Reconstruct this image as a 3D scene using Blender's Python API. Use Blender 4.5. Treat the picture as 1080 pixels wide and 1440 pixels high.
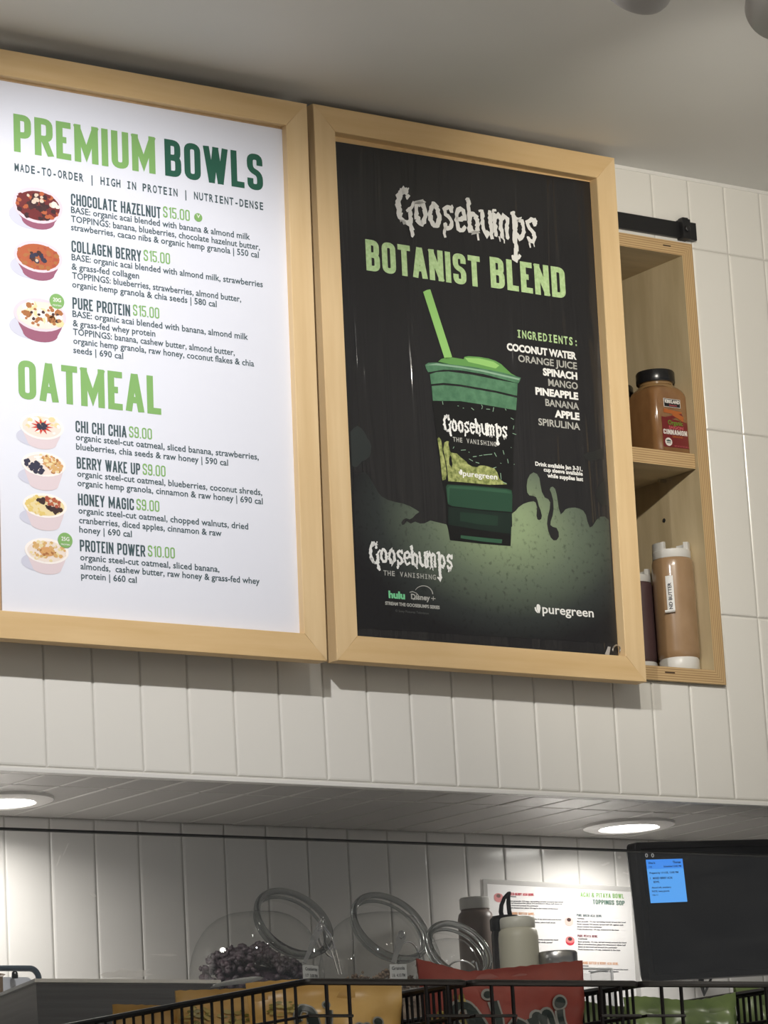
import bpy, bmesh, math, random
from mathutils import Vector, Matrix
random.seed(7)
PI = math.pi
for _o in list(bpy.data.objects):
    bpy.data.objects.remove(_o, do_unlink=True)
SC = bpy.context.scene
COL = SC.collection

# ------------------------------------------------------------------ camera
FPX = 4950.0                                   # focal length in pixels of the 1080x1440 frame
CAM = Vector((-3.0, -4.1416, 1.0))
RX = Vector((0.8139188311276029, -0.5782828673342011, -0.055902251149764125))
RD = Vector((0.08232046078311633, 0.2100413319577743, -0.9742207042584649))
RF = Vector((0.5751169255658644, 0.7883346777968977, 0.2185611074974897))
cd = bpy.data.cameras.new('camera')
cd.sensor_fit = 'VERTICAL'; cd.sensor_height = 36.0; cd.lens = 36.0 * FPX / 1440.0
cd.clip_start = 0.05; cd.clip_end = 60
co = bpy.data.objects.new('camera', cd); COL.objects.link(co)
co.matrix_world = Matrix(((RX.x, -RD.x, -RF.x, CAM.x), (RX.y, -RD.y, -RF.y, CAM.y), (RX.z, -RD.z, -RF.z, CAM.z), (0, 0, 0, 1)))
SC.camera = co

# ------------------------------------------------------------------ view, world, lamps
vs = SC.view_settings
SC.display_settings.display_device = 'sRGB'
vs.view_transform = 'Standard'; vs.look = 'None'; vs.exposure = 0.0; vs.gamma = 1.0; vs.use_curve_mapping = False
SC.cycles.max_bounces = 8; SC.cycles.transparent_max_bounces = 24; SC.cycles.caustics_reflective = False; SC.cycles.caustics_refractive = False
W = bpy.data.worlds.new('room_beyond'); SC.world = W; W.use_nodes = True
bg = W.node_tree.nodes['Background']; bg.inputs[0].default_value = (0.95, 0.97, 1.0, 1); bg.inputs[1].default_value = 0.16

CEIL = 2.765
SOF = 1.7325
BACK = 0.385
# track heads: (x, y, z of mouth, aim point, watts, colour)
HEADS = [
    ((-0.86, -1.0, 2.56), (-0.54, 0.0, 1.89), 46, (1.0, 0.98, 0.965), 91, .5),
    ((-0.277, -1.0, 2.578), (-0.05, 0.0, 2.10), 4.5, (1.0, 0.95, 0.87), 80, .8),
    ((-0.030, -1.0, 2.590), (0.70, 0.0, 2.30), 36, (1.0, 0.94, 0.83), 74, 1.0),
]
def spot(name, loc, aim, watts, col, ang, rad=0.014, blend=1.0):
    l = bpy.data.lights.new(name, 'SPOT'); l.energy = watts; l.color = col; l.spot_size = math.radians(ang); l.spot_blend = blend; l.shadow_soft_size = rad
    o = bpy.data.objects.new(name, l); COL.objects.link(o)
    d = Vector(aim) - Vector(loc); o.location = loc; o.rotation_euler = d.to_track_quat('-Z', 'Y').to_euler()
    return o
for i, (loc, aim, w, c, ang, bl) in enumerate(HEADS):
    d = (Vector(aim) - Vector(loc)).normalized()
    spot('track_lamp', Vector(loc) + d * 0.004, aim, w, c, ang, blend=bl)
for x, y, pw_ in ((-2.2, -3.2, 36), (0.6, -3.2, 84), (-2.4, -5.4, 16), (0.6, -5.4, 84)):          # unseen lamps added behind the viewer to brighten ceiling and baskets
    l = bpy.data.lights.new('added_fill_lamp', 'AREA'); l.shape = 'DISK'; l.size = 0.30; l.energy = pw_; l.spread = math.radians(112); l.color = (1.0, 0.95, 0.87)
    o = bpy.data.objects.new('added_fill_lamp', l); COL.objects.link(o); o.location = (x, y, CEIL - 0.01)
DOWN = [(-0.515, 0.232, 1.35), (0.645, 0.232, 1.20)]
for x, y, w in DOWN:
    l = bpy.data.lights.new('downlight_lamp', 'AREA'); l.shape = 'DISK'; l.size = 0.088; l.energy = w; l.color = (1.0, 0.955, 0.91); l.spread = math.radians(160)
    o = bpy.data.objects.new('downlight_lamp', l); COL.objects.link(o); o.location = (x, y, SOF - 0.0065)

# ------------------------------------------------------------------ helpers
def on_y(px, py, y):
    r = RX * ((px - 540) / FPX) + RD * ((py - 720) / FPX) + RF
    return CAM + r * ((y - CAM.y) / r.y)
def on_z(px, py, z):
    r = RX * ((px - 540) / FPX) + RD * ((py - 720) / FPX) + RF
    return CAM + r * ((z - CAM.z) / r.z)
def on_pl(px, py, p0, n):
    r = RX * ((px - 540) / FPX) + RD * ((py - 720) / FPX) + RF
    return CAM + r * ((p0 - CAM).dot(n) / r.dot(n))

class MB:
    def __init__(s): s.v = []; s.f = []; s.m = []
    def add(s, vs, fs, mi=0, M=None):
        b = len(s.v)
        s.v += [tuple(M @ Vector(p)) if M else tuple(p) for p in vs]
        for f in fs: s.f.append(tuple(b + i for i in f)); s.m.append(mi)
        return s
    def box(s, lo, hi, mi=0, M=None, bev=0.0):
        if bev > 0:
            bm = bmesh.new(); bmesh.ops.create_cube(bm, size=1)
            for v in bm.verts: v.co = Vector([(lo[k] + hi[k]) / 2 + v.co[k] * (hi[k] - lo[k]) for k in range(3)])
            bmesh.ops.bevel(bm, geom=list(bm.edges), offset=bev, segments=2, profile=0.6, affect='EDGES')
            return s.addbm(bm, mi, M)
        x0, y0, z0 = lo; x1, y1, z1 = hi
        return s.add([(x0,y0,z0),(x1,y0,z0),(x1,y1,z0),(x0,y1,z0),(x0,y0,z1),(x1,y0,z1),(x1,y1,z1),(x0,y1,z1)],
                     [(0,3,2,1),(4,5,6,7),(0,1,5,4),(1,2,6,5),(2,3,7,6),(3,0,4,7)], mi, M)
    def addbm(s, bm, mi=0, M=None):
        bm.verts.index_update()
        s.add([v.co.copy() for v in bm.verts], [[v.index for v in f.verts] for f in bm.faces], mi, M); bm.free(); return s
    def lathe(s, prof, n=32, mi=0, M=None, cap0=True, cap1=True):
        vs = []; fs = []
        for (r, z) in prof:
            for k in range(n): a = 2 * PI * k / n; vs.append((r * math.cos(a), r * math.sin(a), z))
        for i in range(len(prof) - 1):
            for k in range(n): fs.append((i*n+k, i*n+(k+1) % n, (i+1)*n+(k+1) % n, (i+1)*n+k))
        if cap0: fs.append(tuple(reversed(range(n))))
        if cap1: fs.append(tuple((len(prof)-1)*n + k for k in range(n)))
        return s.add(vs, fs, mi, M)
    def tube(s, pts, r, n=8, mi=0, closed=False, caps=True):
        pts = [Vector(p) for p in pts]; N = len(pts); vs = []; fs = []; prev = None
        for i, p in enumerate(pts):
            a = pts[(i - 1) % N] if (closed or i > 0) else p
            b = pts[(i + 1) % N] if (closed or i < N - 1) else p
            t = (b - a).normalized()
            if prev is None: up = Vector((0, 0, 1)) if abs(t.z) < 0.9 else Vector((1, 0, 0)); u = t.cross(up).normalized()
            else: u = (prev - t * prev.dot(t)).normalized()
            prev = u; w = t.cross(u); rr = r[i] if isinstance(r, (list, tuple)) else r
            for k in range(n): q = 2 * PI * k / n; vs.append(p + (u * math.cos(q) + w * math.sin(q)) * rr)
        for i in range(N if closed else N - 1):
            j = (i + 1) % N
            for k in range(n): fs.append((i*n+k, i*n+(k+1) % n, j*n+(k+1) % n, j*n+k))
        if caps and not closed: fs.append(tuple(reversed(range(n)))); fs.append(tuple((N-1)*n + k for k in range(n)))
        return s.add(vs, fs, mi)
    def loft(s, rings, mi=0, cap0=True, cap1=True, M=None):
        n = len(rings[0]); vs = [p for r in rings for p in r]; fs = []
        for i in range(len(rings) - 1):
            for k in range(n): fs.append((i*n+k, i*n+(k+1) % n, (i+1)*n+(k+1) % n, (i+1)*n+k))
        if cap0: fs.append(tuple(reversed(range(n))))
        if cap1: fs.append(tuple((len(rings)-1)*n + k for k in range(n)))
        return s.add(vs, fs, mi, M)
    def build(s, name, mats, parent=None, smooth=False, angle=None):
        me = bpy.data.meshes.new(name); me.from_pydata(s.v, [], s.f); me.update()
        if not isinstance(mats, (list, tuple)): mats = [mats]
        for m in mats: me.materials.append(m)
        me.polygons.foreach_set('material_index', s.m)
        o = bpy.data.objects.new(name, me); COL.objects.link(o)
        if smooth:
            me.polygons.foreach_set('use_smooth', [True] * len(me.polygons))
            me.set_sharp_from_angle(angle=math.radians(angle or 40))
        if parent: o.parent = parent
        return o

def thing(name, label, cat, loc=(0, 0, 0), rot=(0, 0, 0), group=None):
    o = bpy.data.objects.new(name, None); COL.objects.link(o); o.location = loc; o.rotation_euler = rot; o.empty_display_size = 0.05
    o['label'] = label; o['category'] = cat
    if group: o['group'] = group
    return o
def tag(o, label, cat, group=None, kind=None):
    o['label'] = label; o['category'] = cat
    if group: o['group'] = group
    if kind: o['kind'] = kind
    return o
def struct(o, label=None, cat=None):
    o['kind'] = 'structure'
    if label: o['label'] = label; o['category'] = cat
    return o

# ------------------------------------------------------------------ materials
def srgb(r, g, b):
    f = lambda c: (c / 255) / 12.92 if c / 255 <= 0.04045 else ((c / 255 + 0.055) / 1.055) ** 2.4
    return (f(r), f(g), f(b), 1.0)
def mat(name, col, rough=0.5, metal=0.0, spec=0.5, **kw):
    m = bpy.data.materials.new(name); m.use_nodes = True; p = m.node_tree.nodes['Principled BSDF']
    p.inputs['Base Color'].default_value = col; p.inputs['Roughness'].default_value = rough; p.inputs['Metallic'].default_value = metal
    p.inputs['Specular IOR Level'].default_value = spec
    for k, v in kw.items(): p.inputs[k.replace('_', ' ')].default_value = v
    return m
def nd(m, typ, **kw):
    n = m.node_tree.nodes.new(typ)
    for k, v in kw.items(): setattr(n, k, v)
    return n
def lk(m, a, b): m.node_tree.links.new(a, b)
def noisy(name, c0, c1, scale=(10, 10, 10), nscale=1.0, detail=4, rough=0.5, bump=0.0, lo=0.3, hi=0.7, **kw):
    """base colour varies between c0 and c1 along a stretched noise (object space)"""
    m = mat(name, c0, rough, **kw); p = m.node_tree.nodes['Principled BSDF']
    tc = nd(m, 'ShaderNodeTexCoord'); mp = nd(m, 'ShaderNodeMapping'); mp.inputs['Scale'].default_value = scale
    nz = nd(m, 'ShaderNodeTexNoise'); nz.inputs['Scale'].default_value = nscale; nz.inputs['Detail'].default_value = detail
    cr = nd(m, 'ShaderNodeValToRGB'); cr.color_ramp.elements[0].position = lo; cr.color_ramp.elements[1].position = hi
    cr.color_ramp.elements[0].color = c0; cr.color_ramp.elements[1].color = c1
    lk(m, tc.outputs['Object'], mp.inputs[0]); lk(m, mp.outputs[0], nz.inputs['Vector']); lk(m, nz.outputs[0], cr.inputs[0]); lk(m, cr.outputs[0], p.inputs['Base Color'])
    if bump:
        b = nd(m, 'ShaderNodeBump'); b.inputs['Strength'].default_value = 1.0; b.inputs['Distance'].default_value = bump
        lk(m, nz.outputs[0], b.inputs['Height']); lk(m, b.outputs[0], p.inputs['Normal'])
    return m
def stripes(name, axis, c0, c1, c2, pitch):
    """plywood edge: thin plies across the given axis plus long-grain noise"""
    m = mat(name, c0, 0.6); p = m.node_tree.nodes['Principled BSDF']
    tc = nd(m, 'ShaderNodeTexCoord'); sx = nd(m, 'ShaderNodeSeparateXYZ'); lk(m, tc.outputs['Object'], sx.inputs[0])
    a = nd(m, 'ShaderNodeMath', operation='MULTIPLY'); a.inputs[1].default_value = 1 / pitch; lk(m, sx.outputs[axis], a.inputs[0])
    nz = nd(m, 'ShaderNodeTexNoise'); nz.inputs['Scale'].default_value = 1.0; nz.inputs['Detail'].default_value = 3
    mp = nd(m, 'ShaderNodeMapping'); mp.inputs['Scale'].default_value = tuple(900 if k == axis else 9 for k in range(3)); lk(m, tc.outputs['Object'], mp.inputs[0]); lk(m, mp.outputs[0], nz.inputs['Vector'])
    f = nd(m, 'ShaderNodeMath', operation='PINGPONG'); f.inputs[1].default_value = 1.0; lk(m, a.outputs[0], f.inputs[0])
    ad = nd(m, 'ShaderNodeMath', operation='ADD'); lk(m, f.outputs[0], ad.inputs[0]); lk(m, nz.outputs[0], ad.inputs[1])
    sc = nd(m, 'ShaderNodeMath', operation='MULTIPLY'); sc.inputs[1].default_value = 0.55; lk(m, ad.outputs[0], sc.inputs[0])
    cr = nd(m, 'ShaderNodeValToRGB'); e = cr.color_ramp.elements; e[0].position = 0.22; e[0].color = c0; e[1].position = 0.72; e[1].color = c1
    k = e.new(0.48); k.color = c2
    lk(m, sc.outputs[0], cr.inputs[0]); lk(m, cr.outputs[0], p.inputs['Base Color'])
    return m
def glassy(name, tint=(0.9, 0.9, 0.9, 1), edge=(0.25, 0.27, 0.27, 1), rough=0.02, dust=0.0, refl=0.35, edge_at=0.5, gl=1.0, power=3.0):
    """thin clear glass: see-through, fresnel gloss, darker where seen edge on, a little dust"""
    m = bpy.data.materials.new(name); m.use_nodes = True; nt = m.node_tree; nt.nodes.clear()
    out = nd(m, 'ShaderNodeOutputMaterial'); tr = nd(m, 'ShaderNodeBsdfTransparent'); g = nd(m, 'ShaderNodeBsdfGlossy'); g.inputs['Roughness'].default_value = rough
    g.inputs['Color'].default_value = (gl, gl, gl, 1)
    lw = nd(m, 'ShaderNodeLayerWeight'); lw.inputs['Blend'].default_value = edge_at
    mx = nd(m, 'ShaderNodeMix', data_type='RGBA'); mx.inputs[6].default_value = tint; mx.inputs[7].default_value = edge
    pw = nd(m, 'ShaderNodeMath', operation='POWER'); pw.inputs[1].default_value = power; lk(m, lw.outputs['Facing'], pw.inputs[0])
    lk(m, pw.outputs[0], mx.inputs[0]); lk(m, mx.outputs[2], tr.inputs['Color'])
    l2 = nd(m, 'ShaderNodeLayerWeight'); l2.inputs['Blend'].default_value = 0.5; p2 = nd(m, 'ShaderNodeMath', operation='POWER'); p2.inputs[1].default_value = 4.5; lk(m, l2.outputs['Facing'], p2.inputs[0])
    fr = nd(m, 'ShaderNodeMath', operation='MULTIPLY_ADD'); fr.inputs[1].default_value = refl; fr.inputs[2].default_value = 0.035; lk(m, p2.outputs[0], fr.inputs[0])
    ms = nd(m, 'ShaderNodeMixShader'); lk(m, fr.outputs[0], ms.inputs[0]); lk(m, tr.outputs[0], ms.inputs[1]); lk(m, g.outputs[0], ms.inputs[2])
    last = ms
    if dust:
        tc = nd(m, 'ShaderNodeTexCoord'); nz = nd(m, 'ShaderNodeTexNoise'); nz.inputs['Scale'].default_value = 9; nz.inputs['Detail'].default_value = 9; nz.inputs['Roughness'].default_value = 0.75
        mp = nd(m, 'ShaderNodeMapping'); mp.inputs['Scale'].default_value = (1, 1, 2.4); mp.inputs['Rotation'].default_value = (0, 0.35, 0)
        lk(m, tc.outputs['Object'], mp.inputs[0]); lk(m, mp.outputs[0], nz.inputs['Vector'])
        cr = nd(m, 'ShaderNodeMapRange'); cr.inputs[1].default_value = 0.42; cr.inputs[2].default_value = 0.85; cr.inputs[3].default_value = dust * 0.35; cr.inputs[4].default_value = dust * 3
        lk(m, nz.outputs[0], cr.inputs[0])
        df = nd(m, 'ShaderNodeBsdfDiffuse'); df.inputs[0].default_value = (0.8, 0.8, 0.78, 1)
        m2 = nd(m, 'ShaderNodeMixShader'); lk(m, cr.outputs[0], m2.inputs[0]); lk(m, ms.outputs[0], m2.inputs[1]); lk(m, df.outputs[0], m2.inputs[2]); last = m2
    lk(m, last.outputs[0], out.inputs[0])
    return m
def emit(name, col, strength):
    m = mat(name, col, 0.5); p = m.node_tree.nodes['Principled BSDF']
    p.inputs['Emission Color'].default_value = col; p.inputs['Emission Strength'].default_value = strength; return m

M_ceil = noisy('ceiling_paint', (0.66, 0.66, 0.64, 1), (0.70, 0.70, 0.68, 1), (2, 2, 2), 1.5, rough=0.55, bump=0.0)
M_tile = mat('white_tile_glaze', (0.80, 0.785, 0.74, 1), 0.22, spec=0.5)
M_tile_low = mat('white_tile_gloss', (0.80, 0.785, 0.76, 1), 0.16, spec=0.55)
M_tile_sof = mat('white_tile_shaded', (0.50, 0.49, 0.47, 1), 0.20, spec=0.5)  # same white tile, with the shade under the soffit put into its colour
M_grout = mat('grout', (0.62, 0.60, 0.56, 1), 0.9)
M_grout_low = mat('grout_light', (0.60, 0.585, 0.55, 1), 0.7)
M_trim = mat('white_edge_trim', (0.80, 0.79, 0.76, 1), 0.35)
M_floor = noisy('floor_tile', (0.42, 0.40, 0.37, 1), (0.50, 0.48, 0.45, 1), (3, 3, 3), rough=0.5)
MAP0, MAP1 = (0.66, 0.45, 0.215, 1), (0.74, 0.53, 0.28, 1)
M_map_h = noisy('maple_long_grain', MAP0, MAP1, (5, 40, 60), 1.0, 5, 0.45)
M_map_v = noisy('maple_upright_grain', (0.70, 0.50, 0.265, 1), (0.78, 0.58, 0.33, 1), (60, 40, 5), 1.0, 5, 0.45)
M_map_shade = noisy('maple_backing_shaded', (0.40, 0.27, 0.14, 1), (0.50, 0.35, 0.2, 1), (60, 60, 6), 1.0, 4, 0.6)  # maple darkened to paint the shaded gap behind the white poster
M_ply = noisy('plywood_face', (0.50, 0.40, 0.24, 1), (0.60, 0.49, 0.31, 1), (7, 28, 5), 1.3, 6, 0.5, lo=0.35, hi=0.65)
PLY = (0.32, 0.19, 0.085, 1), (0.60, 0.43, 0.225, 1), (0.47, 0.305, 0.145, 1)
M_plyz = stripes('plywood_edge_flat', 2, PLY[0], PLY[1], PLY[2], 0.0019)
M_plyx = stripes('plywood_edge_upright', 0, PLY[0], PLY[1], PLY[2], 0.0019)
M_white = mat('poster_white', (0.765, 0.785, 0.87, 1), 0.45, spec=0.4)
M_black = mat('black_metal', (0.012, 0.012, 0.013, 1), 0.42)
M_wire = mat('black_wire', (0.008, 0.0065, 0.0065, 1), 0.42, spec=0.3)
M_steel = noisy('brushed_steel', (0.17, 0.155, 0.145, 1), (0.24, 0.225, 0.215, 1), (4, 4, 200), 1.0, 3, 0.32, metal=1.0)
M_steel_rim = mat('steel_rim_lit', (0.80, 0.79, 0.78, 1), 0.3, 0.45)  # pan steel whitened: the rim's bright reflection is put into the colour
M_chrome = mat('chrome', (0.75, 0.75, 0.76, 1), 0.12, 1.0)
M_head = mat('brushed_nickel', (0.46, 0.45, 0.44, 1), 0.42, 0.55)
M_dark = mat('dark_inside', (0.02, 0.02, 0.02, 1), 0.8)
M_lens = emit('lamp_glow', (1.0, 0.97, 0.92, 1), 14.0)
M_pane = glassy('clear_pane', (0.97, 0.975, 0.97, 1), (0.6, 0.62, 0.6, 1), 0.03, dust=0.006, refl=0.5)
M_jar = glassy('jar_glass', (0.965, 0.97, 0.965, 1), (0.66, 0.67, 0.67, 1), 0.03, refl=0.30, power=5.0)
M_rim = glassy('jar_rim_glass', (0.80, 0.81, 0.81, 1), (0.14, 0.145, 0.145, 1), 0.02, refl=0.5, power=2.0)
M_ringglass = mat('rim_glass_darkened', (0.50, 0.52, 0.52, 1), 0.02, Transmission_Weight=1.0, IOR=1.5)  # grey tint stands in for dark surroundings refracted in the rim
M_acrylic = glassy('clear_acrylic', (0.95, 0.95, 0.95, 1), (0.45, 0.46, 0.47, 1), 0.03)

# ------------------------------------------------------------------ lettering
_tc = {}
def glyphs(s, bold=0.0, res=3):
    """filled outline of a string in the built-in face at size 1: (verts, faces)"""
    k = (s, bold, res)
    if k in _tc: return _tc[k]
    cu = bpy.data.curves.new('t', 'FONT'); cu.body = s; cu.size = 1.0; cu.offset = bold; cu.resolution_u = res; cu.fill_mode = 'FRONT'
    o = bpy.data.objects.new('t', cu); COL.objects.link(o)
    dg = bpy.context.evaluated_depsgraph_get(); dg.update()
    e = o.evaluated_get(dg); me = bpy.data.meshes.new_from_object(e)
    r = ([(v.co.x, v.co.y) for v in me.vertices], [tuple(p.vertices) for p in me.polygons])
    bpy.data.objects.remove(o, do_unlink=True); bpy.data.curves.remove(cu); bpy.data.meshes.remove(me)
    _tc[k] = r; return r
CAPH = max(y for x, y in glyphs('H')[0])
def place(mb, vf, x0, x1, z0, h, y, mi=0, ref=None, z1=None, align='fit', warp=None):
    """fit 2-D outlines (cap height = ref) between x0 and x1 on the baseline z0(..z1), cap height h, on the plane y"""
    vs, fs = vf
    if not vs: return
    ref = ref or CAPH; a = min(v[0] for v in vs); b = max(v[0] for v in vs); sx = (x1 - x0) / max(1e-6, b - a); sz = h / ref
    z1 = z0 if z1 is None else z1
    out = []
    for q in vs:
        px, pz = q[0], q[1]; X = x0 + (px - a) * sx; Z = z0 + pz * sz + (z1 - z0) * ((px - a) / max(1e-6, b - a)); yy = y - (q[2] if len(q) > 2 else 0.0)
        out.append(warp(X, Z, yy) if warp else (X, yy, Z))
    mb.add(out, fs, mi)

T = 0.155
def _arc(pts, closed, rad, asp):
    """round the flagged corners of a polyline"""
    out = []; n = len(pts)
    for i, p in enumerate(pts):
        x, y, r = p
        if not r or (not closed and i in (0, n - 1)): out.append((x, y)); continue
        a = pts[(i - 1) % n]; b = pts[(i + 1) % n]
        da = Vector((a[0] - x, a[1] - y)); db = Vector((b[0] - x, b[1] - y)); R = min(rad * r, da.length * 0.5, db.length * 0.5)
        p0 = Vector((x, y)) + da.normalized() * R; p2 = Vector((x, y)) + db.normalized() * R; c = Vector((x, y))
        for k in range(6):
            t = k / 5; q = p0 * (1 - t) ** 2 * 1.0 + c * 2 * t * (1 - t) + p2 * t * t; out.append((q.x, q.y))
    return out
def ribbon(pts, w, closed=False, clampz=None):
    """constant-width outline of a polyline: (verts, faces)"""
    P = [Vector(p) for p in pts]; ws = list(w) if isinstance(w, (list, tuple)) else [w] * len(P)
    keep = [i for i in range(len(P)) if (P[i] - P[i - 1]).length > 1e-7 or (i == 0 and not closed)]
    P = [P[i] for i in keep]; ws = [ws[i] for i in keep]; n = len(P); L = []; R = []
    for i in range(n):
        a = P[(i - 1) % n] if (closed or i > 0) else None; b = P[(i + 1) % n] if (closed or i < n - 1) else None
        d1 = (P[i] - a).normalized() if a is not None else (b - P[i]).normalized(); d2 = (b - P[i]).normalized() if b is not None else d1
        nn = Vector((-d1.y - d2.y, d1.x + d2.x))
        if nn.length < 1e-6: nn = Vector((-d1.y, d1.x))
        nn.normalize(); c = max(0.35, nn.dot(Vector((-d1.y, d1.x))))
        off = nn * (ws[i] / 2 / c); L.append(P[i] + off); R.append(P[i] - off)
    vs = [tuple(p) for p in L] + [tuple(p) for p in R]
    if clampz: vs = [(x, min(max(z, clampz[0]), clampz[1])) for x, z in vs]
    fs = [(n + i, n + (i + 1) % n, (i + 1) % n, i) for i in range(n if closed else n - 1)]
    return vs, fs
_o = (('c', (0, 0, 1), (0, 1, 1), (1, 1, 1), (1, 0, 1)),)
_p = ('c', (0, .45, 0), (0, 1, 0), (1, 1, 1), (1, .45, 1)); _l = ('o', (0, 0, 0), (0, 1, 0)); _r = ('o', (1, 0, 0), (1, 1, 0))
_s = ('o', (1, .72, 0), (1, 1, 1), (0, 1, 1), (0, .56, 1), (1, .44, 1), (1, 0, 1), (0, 0, 1), (0, .28, 0))
GL = {
 'A': (.46, ('o', (0, 0, 0), (.44, 1, 0)), ('o', (1, 0, 0), (.56, 1, 0)), ('o', (.22, .27, 0), (.78, .27, 0))),
 'B': (.44, ('c', (0, .52, 0), (0, 1, 0), (.95, 1, 1), (.95, .52, .8)), ('c', (0, 0, 0), (0, .52, 0), (1, .52, .8), (1, 0, 1))),
 'C': (.43, ('o', (1, .66, 0), (1, 1, 1), (0, 1, 1), (0, 0, 1), (1, 0, 1), (1, .34, 0))),
 'D': (.44, ('c', (0, 0, 0), (0, 1, 0), (1, 1, 1), (1, 0, 1))),
 'E': (.37, ('o', (1, 1, 0), (0, 1, 0), (0, 0, 0), (1, 0, 0)), ('o', (0, .52, 0), (.85, .52, 0))),
 'F': (.36, ('o', (1, 1, 0), (0, 1, 0), (0, 0, 0)), ('o', (0, .5, 0), (.85, .5, 0))),
 'G': (.43, ('o', (1, .7, 0), (1, 1, 1), (0, 1, 1), (0, 0, 1), (1, 0, 1), (1, .48, 0), (.5, .48, 0))),
 'H': (.45, _l, _r, ('o', (0, .52, 0), (1, .52, 0))), 'I': (.155, ('o', (.5, 0, 0), (.5, 1, 0))),
 'J': (.38, ('o', (1, 1, 0), (1, 0, 1), (0, 0, 1), (0, .3, 0))), 'K': (.46, _l, ('o', (0, .36, 0), (1, 1, 0)), ('o', (.3, .56, 0), (1, 0, 0))),
 'L': (.36, ('o', (0, 1, 0), (0, 0, 0), (1, 0, 0))), 'M': (.60, _l, _r, ('o', (0, 1, 0), (.5, .2, 0), (1, 1, 0))),
 'N': (.46, _l, _r, ('o', (0, 1, 0), (1, 0, 0))), 'O': (.44,) + _o, '0': (.44,) + _o, 'P': (.43, _l, _p), 'R': (.45, _l, _p, ('o', (.5, .45, 0), (1, 0, 0))),
 'S': (.43, _s), 'T': (.40, ('o', (0, 1, 0), (1, 1, 0)), ('o', (.5, 0, 0), (.5, 1, 0))), 'U': (.44, ('o', (0, 1, 0), (0, 0, 1), (1, 0, 1), (1, 1, 0))),
 'V': (.45, ('o', (0, 1, 0), (.46, 0, 0)), ('o', (1, 1, 0), (.54, 0, 0))), 'W': (.66, ('o', (0, 1, 0), (.24, 0, 0)), ('o', (.27, 0, 0), (.49, 1, 0)), ('o', (.51, 1, 0), (.73, 0, 0)), ('o', (.76, 0, 0), (1, 1, 0))),
 'X': (.45, ('o', (0, 0, 0), (1, 1, 0)), ('o', (0, 1, 0), (1, 0, 0))), 'Y': (.44, ('o', (0, 1, 0), (.5, .42, 0)), ('o', (1, 1, 0), (.5, .42, 0)), ('o', (.5, .45, 0), (.5, 0, 0))),
 'Z': (.40, ('o', (0, 1, 0), (1, 1, 0), (0, 0, 0), (1, 0, 0))), '1': (.26, ('o', (0, .84, 0), (1, 1, 0)), ('o', (1, 0, 0), (1, 1, 0))),
 '2': (.42, ('o', (0, .72, 0), (0, 1, 1), (1, 1, 1), (1, .6, .6), (0, 0, 0), (1, 0, 0))),
 '5': (.42, ('o', (1, 1, 0), (0, 1, 0), (0, .58, 0), (1, .58, 1), (1, 0, 1), (0, 0, 1), (0, .25, 0))),
 '9': (.43, ('c', (0, .45, 1), (0, 1, 1), (1, 1, 1), (1, .45, 1)), ('o', (1, .7, 0), (1, 0, 1), (0, 0, 1), (0, .25, 0))),
 '$': (.43, _s, ('o', (.5, -.08, 0), (.5, .1, 0)), ('o', (.5, .9, 0), (.5, 1.08, 0))), '.': (.14, ('o', (.5, 0, 0), (.5, .02, 0))),
 '&': (.50, ('o', (1, 0, 0), (.12, .78, .4), (.12, 1, 1), (.72, 1, 1), (.72, .72, .6), (0, .42, .6), (0, 0, 1), (.75, 0, 1), (1, .42, 0))), ' ': (.2,), '-': (.3, ('o', (0, .48, 0), (1, .48, 0))),
}
def block(s, t=T, gap=0.085, rad=0.17):
    """condensed block capitals, cap height 1"""
    V = []; F = []; x = 0.0; lift = 0
    for ch in s:
        w, *st = GL[ch]
        if ch == 'I': w = t
        for sk in st:
            closed = sk[0] == 'c'; pts = [list(p) for p in sk[1:]]
            if not closed:
                for i, j in ((0, 1), (-1, -2)):
                    e = pts[i]; q = pts[j]; dx = e[0] - q[0]; dy = e[1] - q[1]
                    if e[1] in (0, 1) and abs(dy) > 1e-6: e.append('y')
                    elif e[0] in (0, 1) and abs(dy) < 1e-6 and abs(dx) > 1e-6: e.append('x')
            P = []
            for i, p in enumerate(pts):
                X = t / 2 + p[0] * max(0.0, w - t); Z = t / 2 + p[1] * (1 - t)
                P.append([X, Z, p[2], p[3] if len(p) > 3 else ''])
            if not closed:
                for i, j in ((0, 1), (-1, -2)):
                    if P[i][3]:
                        d = Vector((P[i][0] - P[j][0], P[i][1] - P[j][1])).normalized()
                        k = t / 2 / (abs(d.y) if P[i][3] == 'y' else 1.0)
                        if ch not in '$.': P[i][0] += d.x * k; P[i][1] += d.y * k
            if ch == '.': P = [[t / 2, 0, 0], [t / 2, t, 0]]
            q = _arc([(a[0], a[1], a[2]) for a in P], closed, rad, 1)
            vs, fs = ribbon(q, t, closed, (0, 1) if ch != '$' else (-.1, 1.1))
            b = len(V); lift += 1; V += [(vx + x, vz, (lift % 6) * .00004) for vx, vz in vs]; F += [tuple(b + k for k in f) for f in fs]
        x += w + gap
    return V, F
def mono(s, bold=0.012):
    """evenly spaced typewriter-like line, slab serifs on I"""
    V = []; F = []
    for i, ch in enumerate(s):
        if ch == ' ': continue
        vs, fs = glyphs(ch, bold); a = min(v[0] for v in vs); b2 = max(v[0] for v in vs); wd = b2 - a; k = min(1.0, 0.52 / wd) if ch not in '|:-.I' else 1
        c = (a + b2) / 2; b = len(V); V += [((v[0] - c) * k + i * 0.66, v[1]) for v in vs]; F += [tuple(b + q for q in f) for f in fs]
        if ch == 'I':
            for z0 in (0, CAPH - 0.09):
                b = len(V); V += [(i*.66-.2, z0), (i*.66+.2, z0), (i*.66+.2, z0+.09), (i*.66-.2, z0+.09)]; F.append((b, b+1, b+2, b+3))
    return V, F
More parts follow.
